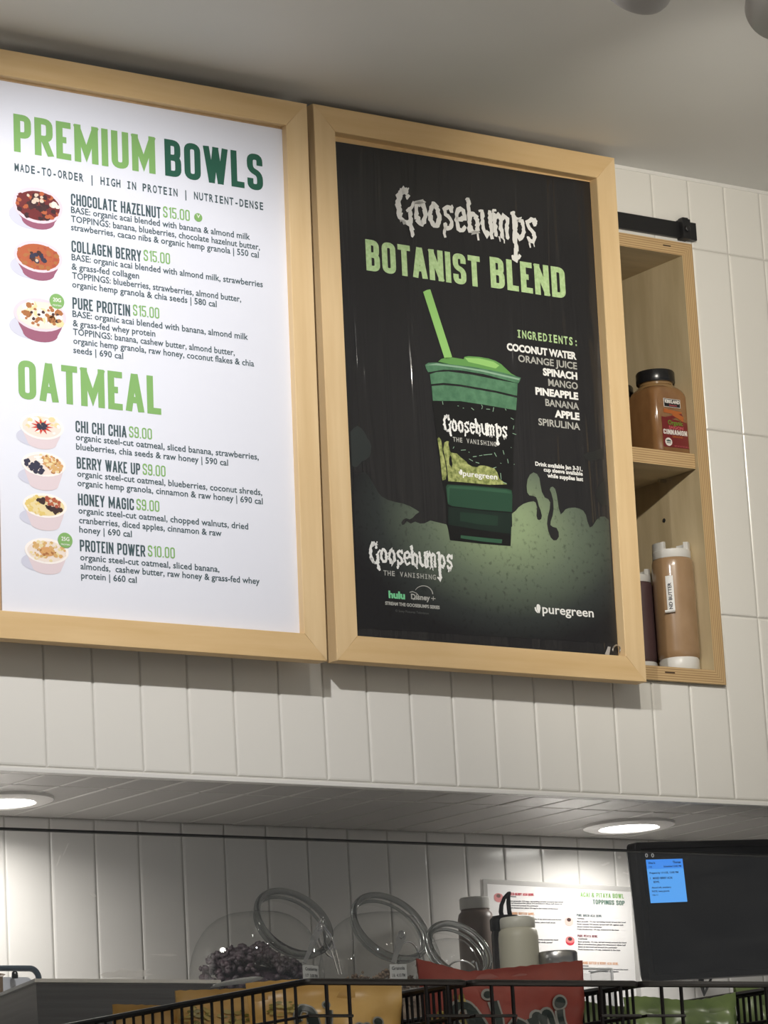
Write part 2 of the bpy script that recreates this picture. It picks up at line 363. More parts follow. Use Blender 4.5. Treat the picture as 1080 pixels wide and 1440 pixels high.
# dripping, ragged storybook lettering (x-height 1, for the word on the poster)
def drippy(seed=3):
    rnd = random.Random(seed); V = []; F = []
    def st(pts, w, closed=False, jit=0.035):
        pts = [Vector(p) for p in pts]; q = []
        n = len(pts); seg = n if closed else n - 1
        for i in range(seg):
            a = pts[i]; b = pts[(i + 1) % n]; k = max(2, int((b - a).length / 0.09))
            for j in range(k): q.append(a.lerp(b, j / k))
        if not closed: q.append(pts[-1])
        ws = []
        for i in range(len(q)): ws.append(w * (1 + rnd.uniform(-.22, .22)) * (1 if closed else (0.75 if i in (0, len(q) - 1) else 1)))
        q = [p + Vector((rnd.uniform(-jit, jit), rnd.uniform(-jit, jit))) for p in q]
        vs, fs = ribbon([tuple(p) for p in q], ws, closed); b = len(V)
        V.extend((vx, vz, (len(F) % 7) * .00004) for vx, vz in vs); F.extend(tuple(b + k for k in f) for f in fs)
    def ell(cx, cz, rx, rz, a0=0, a1=360, n=14): return [(cx + rx * math.cos(math.radians(a0 + (a1 - a0) * k / n)), cz + rz * math.sin(math.radians(a0 + (a1 - a0) * k / n))) for k in range(n + 1)]
    x = 0.0
    # G
    st(ell(.36, .62, .28, .66, 55, 250), .22); st([(.27, .02), (.5, .0), (.62, .12)], .2); st([(.50, 1.12), (.60, .98)], .24); st([(.55, 1.2), (.6, 1.45)], .08)
    st([(.48, .5), (.66, .6), (.84, .9)], .13); st([(.64, .55), (.62, .1), (.66, -.35), (.74, -.5)], .19); st([(.58, -.2), (.74, -.3)], .16)
    x = 1.12
    for k in range(2):
        st(ell(x, .5, .21, .42)[:-1], .19, True); x += .66
    # s
    def ess(x):
        st([(x+.2, .72), (x+.18, .9), (x, .93), (x-.17, .8), (x-.12, .6), (x+.1, .45), (x+.18, .25), (x+.05, .07), (x-.12, .08), (x-.2, .28)], .17)
        st([(x+.24, 1.05), (x+.22, .74)], .09)
    ess(x - .02); st([(x-.2, .1), (x-.22, -.3)], .14); x += .60
    # e
    st([(x-.2, .5), (x+.2, .56), (x+.17, .85), (x, .93), (x-.18, .8), (x-.22, .45), (x-.12, .12), (x+.05, .06), (x+.22, .24)], .17); x += .58
    # b
    st([(x-.18, 1.38), (x-.17, .9), (x-.16, .06)], .19); st([(x-.3, 1.28), (x-.12, 1.42)], .1); st(ell(x+.04, .44, .19, .38)[:-1], .17, True); st([(x+.16, .1), (x+.2, -.2)], .12); x += .68
    # u
    st([(x-.22, 1.0), (x-.2, .3), (x-.05, .08), (x+.1, .15)], .18); st([(x+.2, 1.05), (x+.2, .1), (x+.26, -.06)], .18); st([(x-.34, .95), (x-.14, .98)], .1); x += .68
    # m
    st([(x-.3, 1.02), (x-.28, .0)], .18); st([(x-.24, .72), (x-.1, .95), (x+.02, .8), (x+.02, .02)], .17); st([(x+.04, .74), (x+.2, .95), (x+.32, .8), (x+.32, .0)], .17); st([(x-.4, 1.02), (x-.2, 1.1)], .1)
    st([(x-.1, .1), (x-.09, -.14)], .07); st([(x+.12, .1), (x+.13, -.18)], .06); x += .86
    # p
    st([(x-.2, 1.1), (x-.18, .5), (x-.16, -.5), (x-.2, -.72)], .2); st([(x-.38, -.62), (x-.2, -.78), (x, -.55)], .15); st(ell(x+.06, .5, .2, .40)[:-1], .17, True); st([(x-.34, 1.0), (x-.1, 1.16)], .12); x += .66
    ess(x); st([(x-.1, .05), (x-.1, -.2)], .1); st([(x+.08, .05), (x+.09, -.14)], .06)
    return V, F

# ================================================================== STRUCTURE
def tiles(mb, us, vs, f, skip=None, joint=0.0018, h=0.0016, bev=0.0035, jit=0.00016, seed=1):
    rnd = random.Random(seed); g = joint / 2
    for i in range(len(us) - 1):
        for j in range(len(vs) - 1):
            a, b, c, d = us[i] + g, us[i+1] - g, vs[j] + g, vs[j+1] - g
            for (a2, b2, c2, d2) in (skip(a, b, c, d) if skip else [(a, b, c, d)]):
                if b2 - a2 < 0.004 or d2 - c2 < 0.004: continue
                e = min(bev, (b2 - a2) * .3, (d2 - c2) * .3)
                o = [(a2, c2), (b2, c2), (b2, d2), (a2, d2)]; n = [(a2+e, c2+e), (b2-e, c2+e), (b2-e, d2-e), (a2+e, d2-e)]
                m = [(a2+e*.35, c2+e*.35), (b2-e*.35, c2+e*.35), (b2-e*.35, d2-e*.35), (a2+e*.35, d2-e*.35)]
                js = [rnd.uniform(-jit, jit) for _ in range(4)]
                V = [f(p[0], p[1], 0) for p in o] + [f(p[0], p[1], h*.68) for p in m] + [f(p[0], p[1], h + js[k]) for k, p in enumerate(n)]
                mb.add(V, [(8, 9, 10, 11)] + [(k, (k+1) % 4, 4+(k+1) % 4, 4+k) for k in range(4)] + [(4+k, 4+(k+1) % 4, 8+(k+1) % 4, 8+k) for k in range(4)], 0)
# cabinet opening in the upper wall
CX0, CX1, CZ0, CZ1 = 0.075, 0.665, 1.920, 2.648
PX = 0.0779
us = [0.672 + PX * k for k in range(-26, 12)]
vz = [SOF + 0.006, 2.035, 2.3395, 2.644, CEIL]
def cut(a, b, c, d):
    if b <= CX0 or a >= CX1 or d <= CZ0 or c >= CZ1: return [(a, b, c, d)]
    r = []
    if c < CZ0: r.append((a, b, c, CZ0 - .001))
    if d > CZ1: r.append((a, b, CZ1 + .001, d))
    lo, hi = max(c, CZ0), min(d, CZ1)
    if a < CX0: r.append((a, CX0 - .001, lo, hi))
    if b > CX1: r.append((CX1 + .001, b, lo, hi))
    return r
mb = MB(); tiles(mb, us, vz, lambda u, v, d: (u, -d, v), cut, seed=2)
X0, X1 = us[0], us[-1]
for (a, b, c, d) in ((X0, CX0, SOF + .005, CEIL), (CX1, X1, SOF + .005, CEIL), (CX0, CX1, SOF + .005, CZ0), (CX0, CX1, CZ1, CEIL)):
    mb.add([(a, .0004, c), (b, .0004, c), (b, .0004, d), (a, .0004, d)], [(0, 1, 2, 3)], 1)
struct(mb.build('wall_upper', [M_tile, M_grout]))

mb = MB(); ub = [-0.4252 + 0.0774 * k for k in range(-16, 30)]
tiles(mb, ub, [0.82, 1.1245, 1.429, SOF - .0005], lambda u, v, d: (u, BACK - d, v), jit=0.00032, bev=0.004, seed=5)
mb.add([(ub[0], BACK + .0006, 0.0), (ub[-1], BACK + .0006, 0.0), (ub[-1], BACK + .0006, CEIL), (ub[0], BACK + .0006, CEIL)], [(0, 1, 2, 3)], 1)
struct(mb.build('wall_back', [M_tile_low, M_grout_low]))

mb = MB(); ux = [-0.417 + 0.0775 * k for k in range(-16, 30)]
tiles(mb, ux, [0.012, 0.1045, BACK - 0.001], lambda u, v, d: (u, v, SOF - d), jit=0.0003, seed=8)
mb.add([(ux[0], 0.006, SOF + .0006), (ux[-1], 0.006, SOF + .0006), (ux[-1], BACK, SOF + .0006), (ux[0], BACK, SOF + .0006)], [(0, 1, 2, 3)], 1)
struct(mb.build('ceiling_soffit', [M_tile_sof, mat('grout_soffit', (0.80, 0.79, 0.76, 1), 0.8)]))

mb = MB(); mb.box((X0, -0.0035, SOF - 0.002), (X1, 0.012, SOF + 0.0045), bev=0.001)
struct(mb.build('trim_1', M_trim))
mb = MB(); mb.box((X0, -0.003, CEIL - 0.006), (X1, 0.0, CEIL)); struct(mb.build('trim_2', M_trim))
mb = MB(); mb.box((-7, -8, CEIL), (7, 0.6, CEIL + .1)); struct(mb.build('ceiling', M_ceil))
mb = MB(); mb.box((-7, -8, -.1), (7, 0.6, 0)); struct(mb.build('floor', M_floor))

# recessed downlights
for i, (x, y, w) in enumerate(DOWN):
    t = thing('recessed_downlight', ['round recessed downlight glowing in the soffit above the steel pan and blue-rimmed tray', 'round recessed downlight glowing in the soffit beside the black monitor'][i], 'ceiling light', (x, y, SOF), group='soffit downlights')
    mb = MB(); mb.lathe([(0.046, -0.0045), (0.050, -0.0085), (0.066, -0.0085), (0.0745, -0.0055), (0.0755, -0.0015)], 48, cap0=False, cap1=False)
    mb.build('trim_ring', M_trim, t, True)
    mb = MB(); mb.lathe([(0.0002, -0.0058), (0.030, -0.0058), (0.0465, -0.0050)], 40, cap0=True, cap1=False); mb.build('lens', M_lens, t, True)

# track with spot heads
t = thing('light_track', 'white ceiling track above the counter that carries the silver spotlights', 'light track', (-0.3, -1.04, CEIL))
mb = MB(); mb.box((-1.2, -0.018, -0.022), (1.2, 0.018, 0), bev=.002); mb.build('channel', M_trim, t)
HL = ['silver cylinder spotlight beyond the top edge, aimed at the white menu', 'silver cylinder spotlight showing its tilted rim at the top of the ceiling view', 'silver cylinder spotlight cut off by the corner, beside another silver spotlight']
for i, (loc, aim, w, c, ang, bl) in enumerate(HEADS):
    if i == 0: continue
    t = thing('track_spotlight', HL[i], 'spotlight', loc, group='track spotlights')
    d = (Vector(aim) - Vector(loc)).normalized(); q = d.to_track_quat('-Z', 'Y').to_matrix().to_4x4()
    mb = MB(); mb.lathe([(0.030, 0.012), (0.034, 0.012), (0.040, 0.0), (0.0455, -0.002), (0.0475, 0.004), (0.0475, 0.120), (0.044, 0.135), (0.034, 0.142)], 40, 0, q, cap0=False)
    mb.build('lamp_head', M_head, t, True, 35)
    mb = MB(); mb.lathe([(0.001, 0.016), (0.032, 0.012)], 32, 0, q, cap1=False); mb.build('reflector', M_lens, t, True)
    k = -d * 0.085; dz = CEIL - loc[2] - 0.020
    mb = MB(); mb.tube([k, k + Vector((0, 0, 0.05)), (k.x * .4, -0.04, dz)], 0.008, 10); mb.build('stem', M_head, t, True)
    mb = MB(); mb.box((-0.05, -0.056, dz - .022), (0.05, -0.024, dz - .001), bev=.003); mb.build('track_adapter', M_head, t)
i = 0; loc, aim, w, c, ang, bl = HEADS[0]
t = thing('track_spotlight', HL[0], 'spotlight', loc, group='track spotlights')
d = (Vector(aim) - Vector(loc)).normalized(); q = d.to_track_quat('-Z', 'Y').to_matrix().to_4x4()
mb = MB(); mb.lathe([(0.030, 0.012), (0.040, 0.0), (0.0475, 0.004), (0.0475, 0.120), (0.034, 0.142)], 32, 0, q, cap0=False); mb.build('lamp_head', M_head, t, True, 35)
mb = MB(); mb.tube([-d * .085, (0, -0.04, CEIL - loc[2] - .02)], .008, 8); mb.build('stem', M_head, t, True)

# ================================================================== MENU BOARDS
def board(name, label, cat, y0, k, x0, x1, z0, z1, lip, poster, yp, mposter, backing):
    th = math.atan(k); t = thing(name, label, cat, (0, y0, 1.9), (th, 0, 0), 'wall boards in maple frames')
    D = 0.025; ix0, ix1, iz0, iz1 = x0 + lip, x1 - lip, z0 + lip, z1 - lip; c = .0012
    def rail(nm, o0, o1, i1, i0, m):
        mb = MB(); P = [o0, o1, i1, i0]
        cx = sum(p[0] for p in P) / 4; cz = sum(p[1] for p in P) / 4
        sh = [(p[0] + (c if p[0] < cx else -c) * 0.6, p[1] + (c if p[1] < cz else -c) * 0.6) for p in P]
        # eased front arris on the outer and inner long edges only
        horiz = abs(o1[0] - o0[0]) > abs(o1[1] - o0[1])
        fr = [((p[0] if horiz else q[0]), (q[1] if horiz else p[1])) for p, q in zip(P, sh)]
        V = [(p[0], 0.0, p[1]) for p in fr] + [(p[0], c, p[1]) for p in P] + [(p[0], D, p[1]) for p in P]
        mb.add(V, [(0, 1, 2, 3), (8, 11, 10, 9)] + [(a, 4 + a, 4 + (a + 1) % 4, (a + 1) % 4) for a in range(4)] + [(4 + a, 8 + a, 8 + (a + 1) % 4, 4 + (a + 1) % 4) for a in range(4)])
        mb.build(nm, m, t)
    rail('frame_rail', (x0, z1), (x1, z1), (ix1, iz1), (ix0, iz1), M_map_h); rail('frame_rail', (x0, z0), (x1, z0), (ix1, iz0), (ix0, iz0), M_map_h)
    rail('frame_stile', (x0, z0), (x0, z1), (ix0, iz1), (ix0, iz0), M_map_v); rail('frame_stile', (x1, z0), (x1, z1), (ix1, iz1), (ix1, iz0), M_map_v)
    mb = MB(); mb.box((ix0 - .004, yp + .0025, iz0 - .004), (ix1 + .004, D - .001, iz1 + .004)); mb.build('backing_panel', backing, t)
    px0, px1, pz0, pz1 = poster
    mb = MB(); mb.add([(px0, yp, pz0[0]), (px1, yp, pz0[1]), (px1, yp, pz1[1]), (px0, yp, pz1[0]), (px0, yp + .002, pz0[0]), (px1, yp + .002, pz0[1]), (px1, yp + .002, pz1[1]), (px0, yp + .002, pz1[0])],
                      [(0, 1, 2, 3), (4, 7, 6, 5), (0, 4, 5, 1), (1, 5, 6, 2), (2, 6, 7, 3), (3, 7, 4, 0)])
    po = mb.build('poster', mposter, t)
    for hx in (x0 + .12, x1 - .12):
        mb = MB(); mb.box((hx - .02, D - .001, .745), (hx + .02, D + (0.0455 if k > .02 else .0280), .79), bev=.002); mb.build('hanger', M_black, t)
    U = Vector((1, 0, 0)); N = Vector((0, math.cos(th), math.sin(th))); V = Vector((0, -math.sin(th), math.cos(th))); O = Vector((0, y0, 1.9))
    def loc(px, py, dy=0.0):
        q = on_pl(px, py, O + N * (yp - dy), N) - O; return (q.dot(U), q.dot(V))
    return t, po, loc, yp

M_post_blk = mat('poster_black', (0.0105, 0.0105, 0.0125, 1), 0.38, spec=0.4, Coat_Weight=0.8, Coat_Roughness=0.07)
# slack clear film over the black print: gentle upright ripples in its gloss
_nt = M_post_blk
_tcn = nd(_nt, 'ShaderNodeTexCoord'); _mp = nd(_nt, 'ShaderNodeMapping'); _mp.inputs['Scale'].default_value = (26, 1, 1.6); _nz = nd(_nt, 'ShaderNodeTexNoise'); _nz.inputs['Scale'].default_value = 1.0; _nz.inputs['Detail'].default_value = 3; _nz.inputs['Distortion'].default_value = 0.6
_bp = nd(_nt, 'ShaderNodeBump'); _bp.inputs['Strength'].default_value = 1.0; _bp.inputs['Distance'].default_value = 0.011
lk(_nt, _tcn.outputs['Object'], _mp.inputs[0]); lk(_nt, _mp.outputs[0], _nz.inputs['Vector']); lk(_nt, _nz.outputs[0], _bp.inputs['Height']); lk(_nt, _bp.outputs[0], _nt.node_tree.nodes['Principled BSDF'].inputs['Coat Normal'])

BL, PL, locL, ypL = board('menu_board', 'maple framed white menu board listing bowls and oatmeal with green prices', 'menu board', -0.060, 0.024 / .85,
    -0.7168, -0.1379, 0.0015, 0.8391, 0.0385, (-0.6640, -0.1758, (0.0415, 0.0415), (0.7969, 0.7969)), 0.012, M_white, M_map_shade)
BR, PR, locR, ypR = board('framed_poster', 'maple framed black poster showing a green drink with a straw', 'framed poster', -0.050, 0.015 / .85,
    -0.1136, 0.4662, 0.0062, 0.8492, 0.0385, (-0.0740, 0.4258, (0.0452, 0.0470), (0.8017, 0.8078)), 0.016, M_post_blk, M_map_h)

INK = {'lime': mat('ink_lime', srgb(130, 176, 104), .5), 'pine': mat('ink_pine', srgb(38, 92, 74), .5), 'grey': mat('ink_slate', srgb(66, 86, 92), .5), 'sage': noisy('ink_sage', srgb(168, 200, 140), srgb(196, 222, 168), (60, 60, 60), 3.0, 6),
       'paper': mat('ink_white', srgb(235, 235, 232), .5), 'dim': mat('ink_grey', srgb(178, 178, 172), .5), 'faint': mat('ink_faint', srgb(84, 86, 84), .5), 'mint': mat('ink_mint', srgb(120, 205, 150), .5)}
def put(mb, loc, y, vf, pl, pr, h, mi=0, ref=None, lift=0.0):
    """set a line of print between two baseline points measured on the photograph, onto the poster plane"""
    a = loc(*pl); b = loc(*pr); sl = (pr[1] - pl[1]) / max(1, pr[0] - pl[0])
    z = loc(pl[0] - h * .04, pl[1] - h)[1] - a[1]
    zz = (a[1] + b[1]) / 2
    place(mb, vf, a[0], b[0], zz, z, y - 0.0003 - lift, mi, ref)

# ---- white menu: headings
blk = lambda s, t=T, g=.085: block(s, t, g)
HI = [INK['lime'], INK['pine'], INK['grey']]
mb = MB()
put(mb, locL, ypL, blk('PREMIUM', .165), (19.6, 212.8), (220, 245.4), 53.5, 0, 1)
put(mb, locL, ypL, blk('BOWLS', .165), (232.2, 248.0), (370, 268.0), 52, 1, 1)
mb.build('printed_heading', HI, PL); mb = MB()
put(mb, locL, ypL, blk('OATMEAL', .165), (26.1, 561.2), (226.7, 582.7), 55, 0, 1)
mb.build('printed_heading', HI, PL)
for s, pl, pr, p1, p2 in (('CHOCOLATE HAZELNUT', (99.8, 290.2), (226, 305.7), (229.4, 305.7), (266.9, 311)), ('COLLAGEN BERRY', (100.6, 356.2), (198.8, 366.4), (202, 366.8), (239.2, 371.7)),
        ('PURE PROTEIN', (101.9, 435.6), (183.3, 443.8), (187, 443.8), (224, 448.3)), ('CHI CHI CHIA', (106.2, 608.4), (178, 614.9), (181.5, 615.3), (213.7, 617.9)),
        ('BERRY WAKE UP', (107.9, 660.1), (197.1, 666.7), (200.6, 667.5), (232.8, 670.6)), ('HONEY MAGIC', (109.7, 711.1), (188.4, 716.7), (191.9, 717.2), (224.1, 719.8)),
        ('PROTEIN POWER', (112.3, 776.3), (204.5, 782), (208, 782.4), (245.9, 785.5))):
    mb = MB(); put(mb, locL, ypL, blk(s, .15), pl, pr, 16.4, 2, 1)
    put(mb, locL, ypL, blk('$15.00' if pl[1] < 500 else ('$10.00' if 'POWER' in s else '$9.00'), .12), p1, p2, 15.6, 0, 1); mb.build('printed_item_name', HI, PL)
# ---- white menu: body text
mb = MB()
put(mb, locL, ypL, mono('MADE-TO-ORDER | HIGH IN PROTEIN | NUTRIENT-DENSE', .026), (20.4, 241.3), (370, 294.3), 10.6); mb.build('printed_subheading', INK['grey'], PL); mb = None
for s, pl, pr in (
    ('BASE: organic acai blended with banana & almond milk', (99.8, 301.2), (351.6, 335.4)), ('TOPPINGS: banana, blueberries, chocolate hazelnut butter,', (99.8, 313.4), (365.4, 350.1)),
    ('strawberries, cacao nibs & organic hemp granola | 550 cal', (99.8, 325.6), (363.8, 360.7)), ('BASE: organic acai blended with almond milk, strawberries', (100.6, 367.6), (369.5, 402.2)),
    ('& grass-fed collagen', (100.6, 379.8), (195.6, 391.2)), ('TOPPINGS: blueberries, strawberries, almond butter,', (101.4, 392.9), (339, 423.4)), ('organic hemp granola & chia seeds | 580 cal', (101.4, 405.1), (304.7, 430.7)),
    ('BASE: organic acai blended with banana, almond milk', (101.9, 447), (348.7, 476.4)), ('& grass-fed whey protein', (102.3, 459.3), (218.4, 472.7)), ('TOPPINGS: banana, cashew butter, almond butter,', (102.7, 472.3), (330, 498.4)),
    ('organic hemp granola, raw honey, coconut flakes & chia', (103, 484.5), (357.3, 514.3)), ('seeds | 690 cal', (103, 496.7), (173.2, 504.5)),
    ('organic steel-cut oatmeal, sliced banana, strawberries,', (106.6, 620.1), (363.8, 645.4)), ('blueberries, chia seeds & raw honey | 590 cal', (107, 633.6), (320.7, 653.6)),
    ('organic steel-cut oatmeal, blueberries, coconut shreds,', (108.4, 671.5), (368.6, 695.4)), ('organic hemp granola, cinnamon & raw honey | 690 cal', (108.8, 684.5), (369.5, 708)),
    ('organic steel-cut oatmeal, chopped walnuts, dried', (110.1, 722.8), (349, 743.7)), ('cranberries, diced apples, cinnamon & raw', (111, 735.9), (311.6, 753.7)), ('honey | 690 cal', (111.4, 748.9), (185.4, 755)),
    ('organic steel-cut oatmeal, sliced banana,', (112.7, 788.1), (308.5, 804.2)), ('almonds,  cashew butter, raw honey & grass-fed whey', (113.1, 800.7), (365.1, 821.2)), ('protein | 660 cal', (114, 813.8), (192.3, 819.4))):
    if mb and not (s[0].islower() and s.split()[0] in ('strawberries,', 'organic', 'seeds', 'blueberries,', 'cranberries,', 'honey', 'almonds,', 'protein') and not s.startswith('organic steel') or s[0] == '&' or s.startswith('TOPPINGS')):
        mb.build('printed_text', INK['grey'], PL); mb = None
    mb = mb or MB(); put(mb, locL, ypL, glyphs(s, 0.016, 2), pl, pr, 8.8)
mb.build('printed_text', INK['grey'], PL)

# ---- white menu: printed pictures of bowls
PIC = [srgb(*c) for c in ((205, 206, 222), (152, 92, 116), (226, 210, 220), (112, 44, 46), (64, 40, 44), (216, 196, 178), (180, 96, 62), (70, 46, 46), (236, 222, 212), (172, 112, 66), (222, 206, 211), (246, 240, 236), (206, 66, 56), (52, 52, 74), (232, 214, 164), (214, 172, 112), (226, 200, 120), (60, 40, 40), (170, 82, 62), (214, 160, 104), (122, 178, 92), (235, 238, 235), (222, 208, 214))]
M_PIC = [mat('bowl_print', c, .5) for c in PIC]
def disc(mb, cx, cz, rx, rz, y, mi, a0=0, a1=360, n=28, wob=0, rnd=None):
    ps = [(cx + rx * math.cos(math.radians(a0 + (a1 - a0) * k / n)) * (1 + (rnd.uniform(-wob, wob) if rnd else 0)), y, cz + rz * math.sin(math.radians(a0 + (a1 - a0) * k / n)) * (1 + (rnd.uniform(-wob, wob) if rnd else 0))) for k in range(n if a1 - a0 == 360 else n + 1)]
    mb.add(ps, [tuple(range(len(ps)))], mi)
def bowl(idx, cpx, rx, ry, bot, body, lid, top, kind):
    rnd = random.Random(idx * 11 + 1); mb = MB(); c = locL(*cpx); b = locL(cpx[0] + 1.5, bot); e = locL(cpx[0] + rx, cpx[1] + rx * .11)
    R = e[0] - c[0]; H = c[1] - b[1]; RZ = locL(cpx[0], cpx[1] - ry)[1] - c[1]; y = ypL - .0003
    disc(mb, c[0] - R * .30, c[1] - H * .52, R * .86, RZ * .72, y, 0)
    ps = []
    for k in range(13): a = math.radians(180 + 180 * k / 12); ps.append((c[0] + R * .66 * math.cos(a), y - .0001, b[1] + RZ * .45 + RZ * .5 * math.sin(a)))
    ps += [(c[0] + R * .80, y - .0001, b[1] + H * .55), (c[0] + R * .94, y - .0001, c[1]), (c[0] - R * .94, y - .0001, c[1]), (c[0] - R * .80, y - .0001, b[1] + H * .55)]
    mb.add(ps, [tuple(range(len(ps)))], body)
    disc(mb, c[0], c[1], R, RZ, y - .0002, lid); disc(mb, c[0], c[1] - RZ * .02, R * .88, RZ * .82, y - .0003, top)
    def bits(n, cols, r0, r1, sz, a0=0, a1=360, lv=4):
        for _ in range(n):
            a = math.radians(rnd.uniform(a0, a1)); q = math.sqrt(rnd.uniform(r0 * r0, r1 * r1)); s = sz * rnd.uniform(.6, 1.2) * R
            disc(mb, c[0] + R * .84 * q * math.cos(a), c[1] + RZ * .78 * q * math.sin(a), s, s * .8, y - .0001 * lv - rnd.uniform(0, .00009), rnd.choice(cols), n=7, wob=.2, rnd=rnd)
    if kind == 0: bits(60, [3, 6, 4], .1, 1, .11); bits(24, [4, 7, 7], 0, .45, .11, lv=5); bits(9, [5], .1, .8, .09, 40, 140, 6); bits(6, [5, 8], .6, .95, .12, -20, 30, 6)
    if kind == 1: bits(90, [6, 6, 9, 18], .1, 1, .10); bits(16, [7, 5, 13], 0, .42, .10, lv=5)
    if kind == 2: bits(40, [8, 9, 14, 11], 0, 1, .17); bits(22, [9, 7, 9], 0, .9, .08, lv=5)
    if kind == 3:
        bits(26, [11, 14, 8], .3, 1, .12)
        for k in range(11):
            a = 2 * PI * k / 11; p = (c[0] + R * .52 * math.cos(a), y - .0006, c[1] + RZ * .62 * math.sin(a)); d = .10
            mb.add([p, (c[0] + R * .22 * math.cos(a + .35), y - .0006, c[1] + RZ * .26 * math.sin(a + .35)), (c[0] + R * .22 * math.cos(a - .35), y - .0006, c[1] + RZ * .26 * math.sin(a - .35))], [(0, 1, 2)], 12)
        bits(14, [13], 0, .24, .09, lv=7)
    if kind == 4: bits(70, [15, 19, 9, 14], .1, 1, .09, -60, 100); bits(40, [13], .3, .98, .10, 160, 262, 5); bits(14, [11], 0, .9, .07, 100, 130, 5)
    if kind == 5: bits(60, [16, 14], .2, 1, .10, 110, 275); bits(46, [17], .0, .95, .08, -55, -15, 5); bits(26, [17], 0, .7, .08, 95, 130, 5); bits(40, [18, 6, 5], .2, .95, .08, -12, 90, 5)
    if kind == 6: bits(60, [14, 8, 15], .45, 1, .09); disc(mb, c[0] + R * .02, c[1] - RZ * .05, R * .36, RZ * .36, y - .0006, 19, wob=.08, rnd=rnd); bits(18, [9, 15], .2, .5, .06, lv=7)
    o = mb.build('bowl_picture', M_PIC, PL); o['label'] = ['purple bowl picture with dark berries', 'purple bowl picture with orange granola', 'purple bowl picture with banana slices', 'white bowl picture with a red star of strawberries', 'white bowl picture half blueberries half granola', 'white bowl picture with yellow apple and dark cranberries', 'white bowl picture with almond ring and tan centre'][kind]
bowl(0, (53, 289), 35, 25, 321.5, 1, 2, 3, 0); bowl(1, (53.5, 361), 34, 22, 393.5, 1, 2, 6, 1); bowl(2, (56, 443), 37, 23, 480, 1, 2, 8, 2)
bowl(3, (58.5, 600), 31, 18, 631, 10, 11, 8, 3); bowl(4, (61, 653), 31, 17, 689, 10, 11, 8, 4); bowl(5, (63, 711), 31, 17, 745.5, 10, 11, 14, 5); bowl(6, (65.5, 775), 31, 18, 807, 10, 11, 8, 6)
mb = MB()
BD = [INK['lime'], INK['paper']]
for (px, py, r, rows) in ((79.5, 424, 10.3, (('20G', 3, 6.5), ('PROTEIN', 7.2, 2.4))), (91.2, 760, 10.3, (('25G', 3, 6.5), ('PROTEIN', 7.2, 2.4))), (278.3, 306, 5.6, (('V', 3.2, 6.0),))):
    mb = MB(); c = locL(px, py); R = locL(px + r, py)[0] - c[0]; disc(mb, c[0], c[1], R, R * .92, ypL - .0011, 0, n=32)
    for s, dz, hh in rows:
        wd = (5.6 if len(s) == 3 else (6.2 if len(s) > 3 else 2.5)); k = R / r
        place(mb, glyphs(s, .02), c[0] - wd * k, c[0] + wd * k, c[1] - dz * k * .85 + (k * 2.0 if len(s) < 4 else 0), hh * k * .7, ypL - .0014, 1)
    mb.build('printed_badge', BD, PL)

# ---- black poster
def poly(mb, pts, mi, lift, q=None):
    P = [q(*p) if q else locR(*p) for p in pts]
    mb.add([(x, ypR - .0003 - lift, z) for x, z in P], [tuple(range(len(P)))], mi)
M_goo = bpy.data.materials.new('print_slime'); M_goo.use_nodes = True
def _goo():
    m = M_goo; p = m.node_tree.nodes['Principled BSDF']; p.inputs['Roughness'].default_value = .42
    c = locR(706, 735); tc = nd(m, 'ShaderNodeTexCoord'); mp = nd(m, 'ShaderNodeMapping', vector_type='POINT'); sx, sz = 1 / .29, 1 / .185
    mp.inputs['Location'].default_value = (-c[0] * sx, 0, -c[1] * sz); mp.inputs['Scale'].default_value = (sx, 0, sz)
    g = nd(m, 'ShaderNodeTexGradient', gradient_type='SPHERICAL'); nz = nd(m, 'ShaderNodeTexNoise'); nz.inputs['Scale'].default_value = 140; nz.inputs['Detail'].default_value = 5
    lk(m, tc.outputs['Object'], mp.inputs[0]); lk(m, mp.outputs[0], g.inputs[0]); lk(m, tc.outputs['Object'], nz.inputs['Vector'])
    cr = nd(m, 'ShaderNodeValToRGB'); e = cr.color_ramp.elements; e[0].position = 0; e[0].color = (.0105, .0105, .0125, 1); e[1].position = .85; e[1].color = srgb(138, 156, 120)
    k = e.new(.2); k.color = srgb(48, 53, 52); k = e.new(.5); k.color = srgb(96, 108, 92)
    r2 = nd(m, 'ShaderNodeMapRange'); r2.inputs[1].default_value = .56; r2.inputs[2].default_value = .72; r2.inputs[3].default_value = 1; r2.inputs[4].default_value = .55
    mx = nd(m, 'ShaderNodeMix', data_type='RGBA', blend_type='MULTIPLY'); mx.inputs[0].default_value = 1
    lk(m, g.outputs['Fac'], cr.inputs[0]); lk(m, nz.outputs[0], r2.inputs[0]); lk(m, cr.outputs[0], mx.inputs[6]); lk(m, r2.outputs[0], mx.inputs[7]); lk(m, mx.outputs[2], p.inputs['Base Color'])
_goo()
M_blob = mat('print_dark_blob', srgb(47, 52, 51), .45); M_blob2 = mat('print_darker_blob', srgb(34, 36, 36), .45)
c4 = lambda L: [(480 + x / 6, 580 + y / 6) for x, y in L]; c5 = lambda L: [(700 + x / 6, 640 + y / 6) for x, y in L]
mb = MB()
poly(mb, c4([(75, 165), (105, 130), (135, 113), (170, 135), (198, 172), (218, 215), (240, 245), (252, 285), (248, 335), (235, 375), (205, 400), (175, 412), (150, 440), (130, 462), (100, 458), (88, 445)]), 1, .0)
low = c4([(98, 492), (115, 508), (150, 512), (195, 503), (225, 525), (250, 570), (280, 620), (310, 675), (340, 710), (390, 738), (450, 755), (520, 770), (575, 790), (625, 818), (657, 840), (625, 862), (600, 890),
    (575, 903), (545, 893), (520, 905), (505, 930), (512, 950), (530, 945), (550, 918), (585, 938), (620, 922), (665, 938), (700, 936), (750, 912), (800, 925), (885, 945)]) + [(640, 760), (700, 766), (720, 740)]
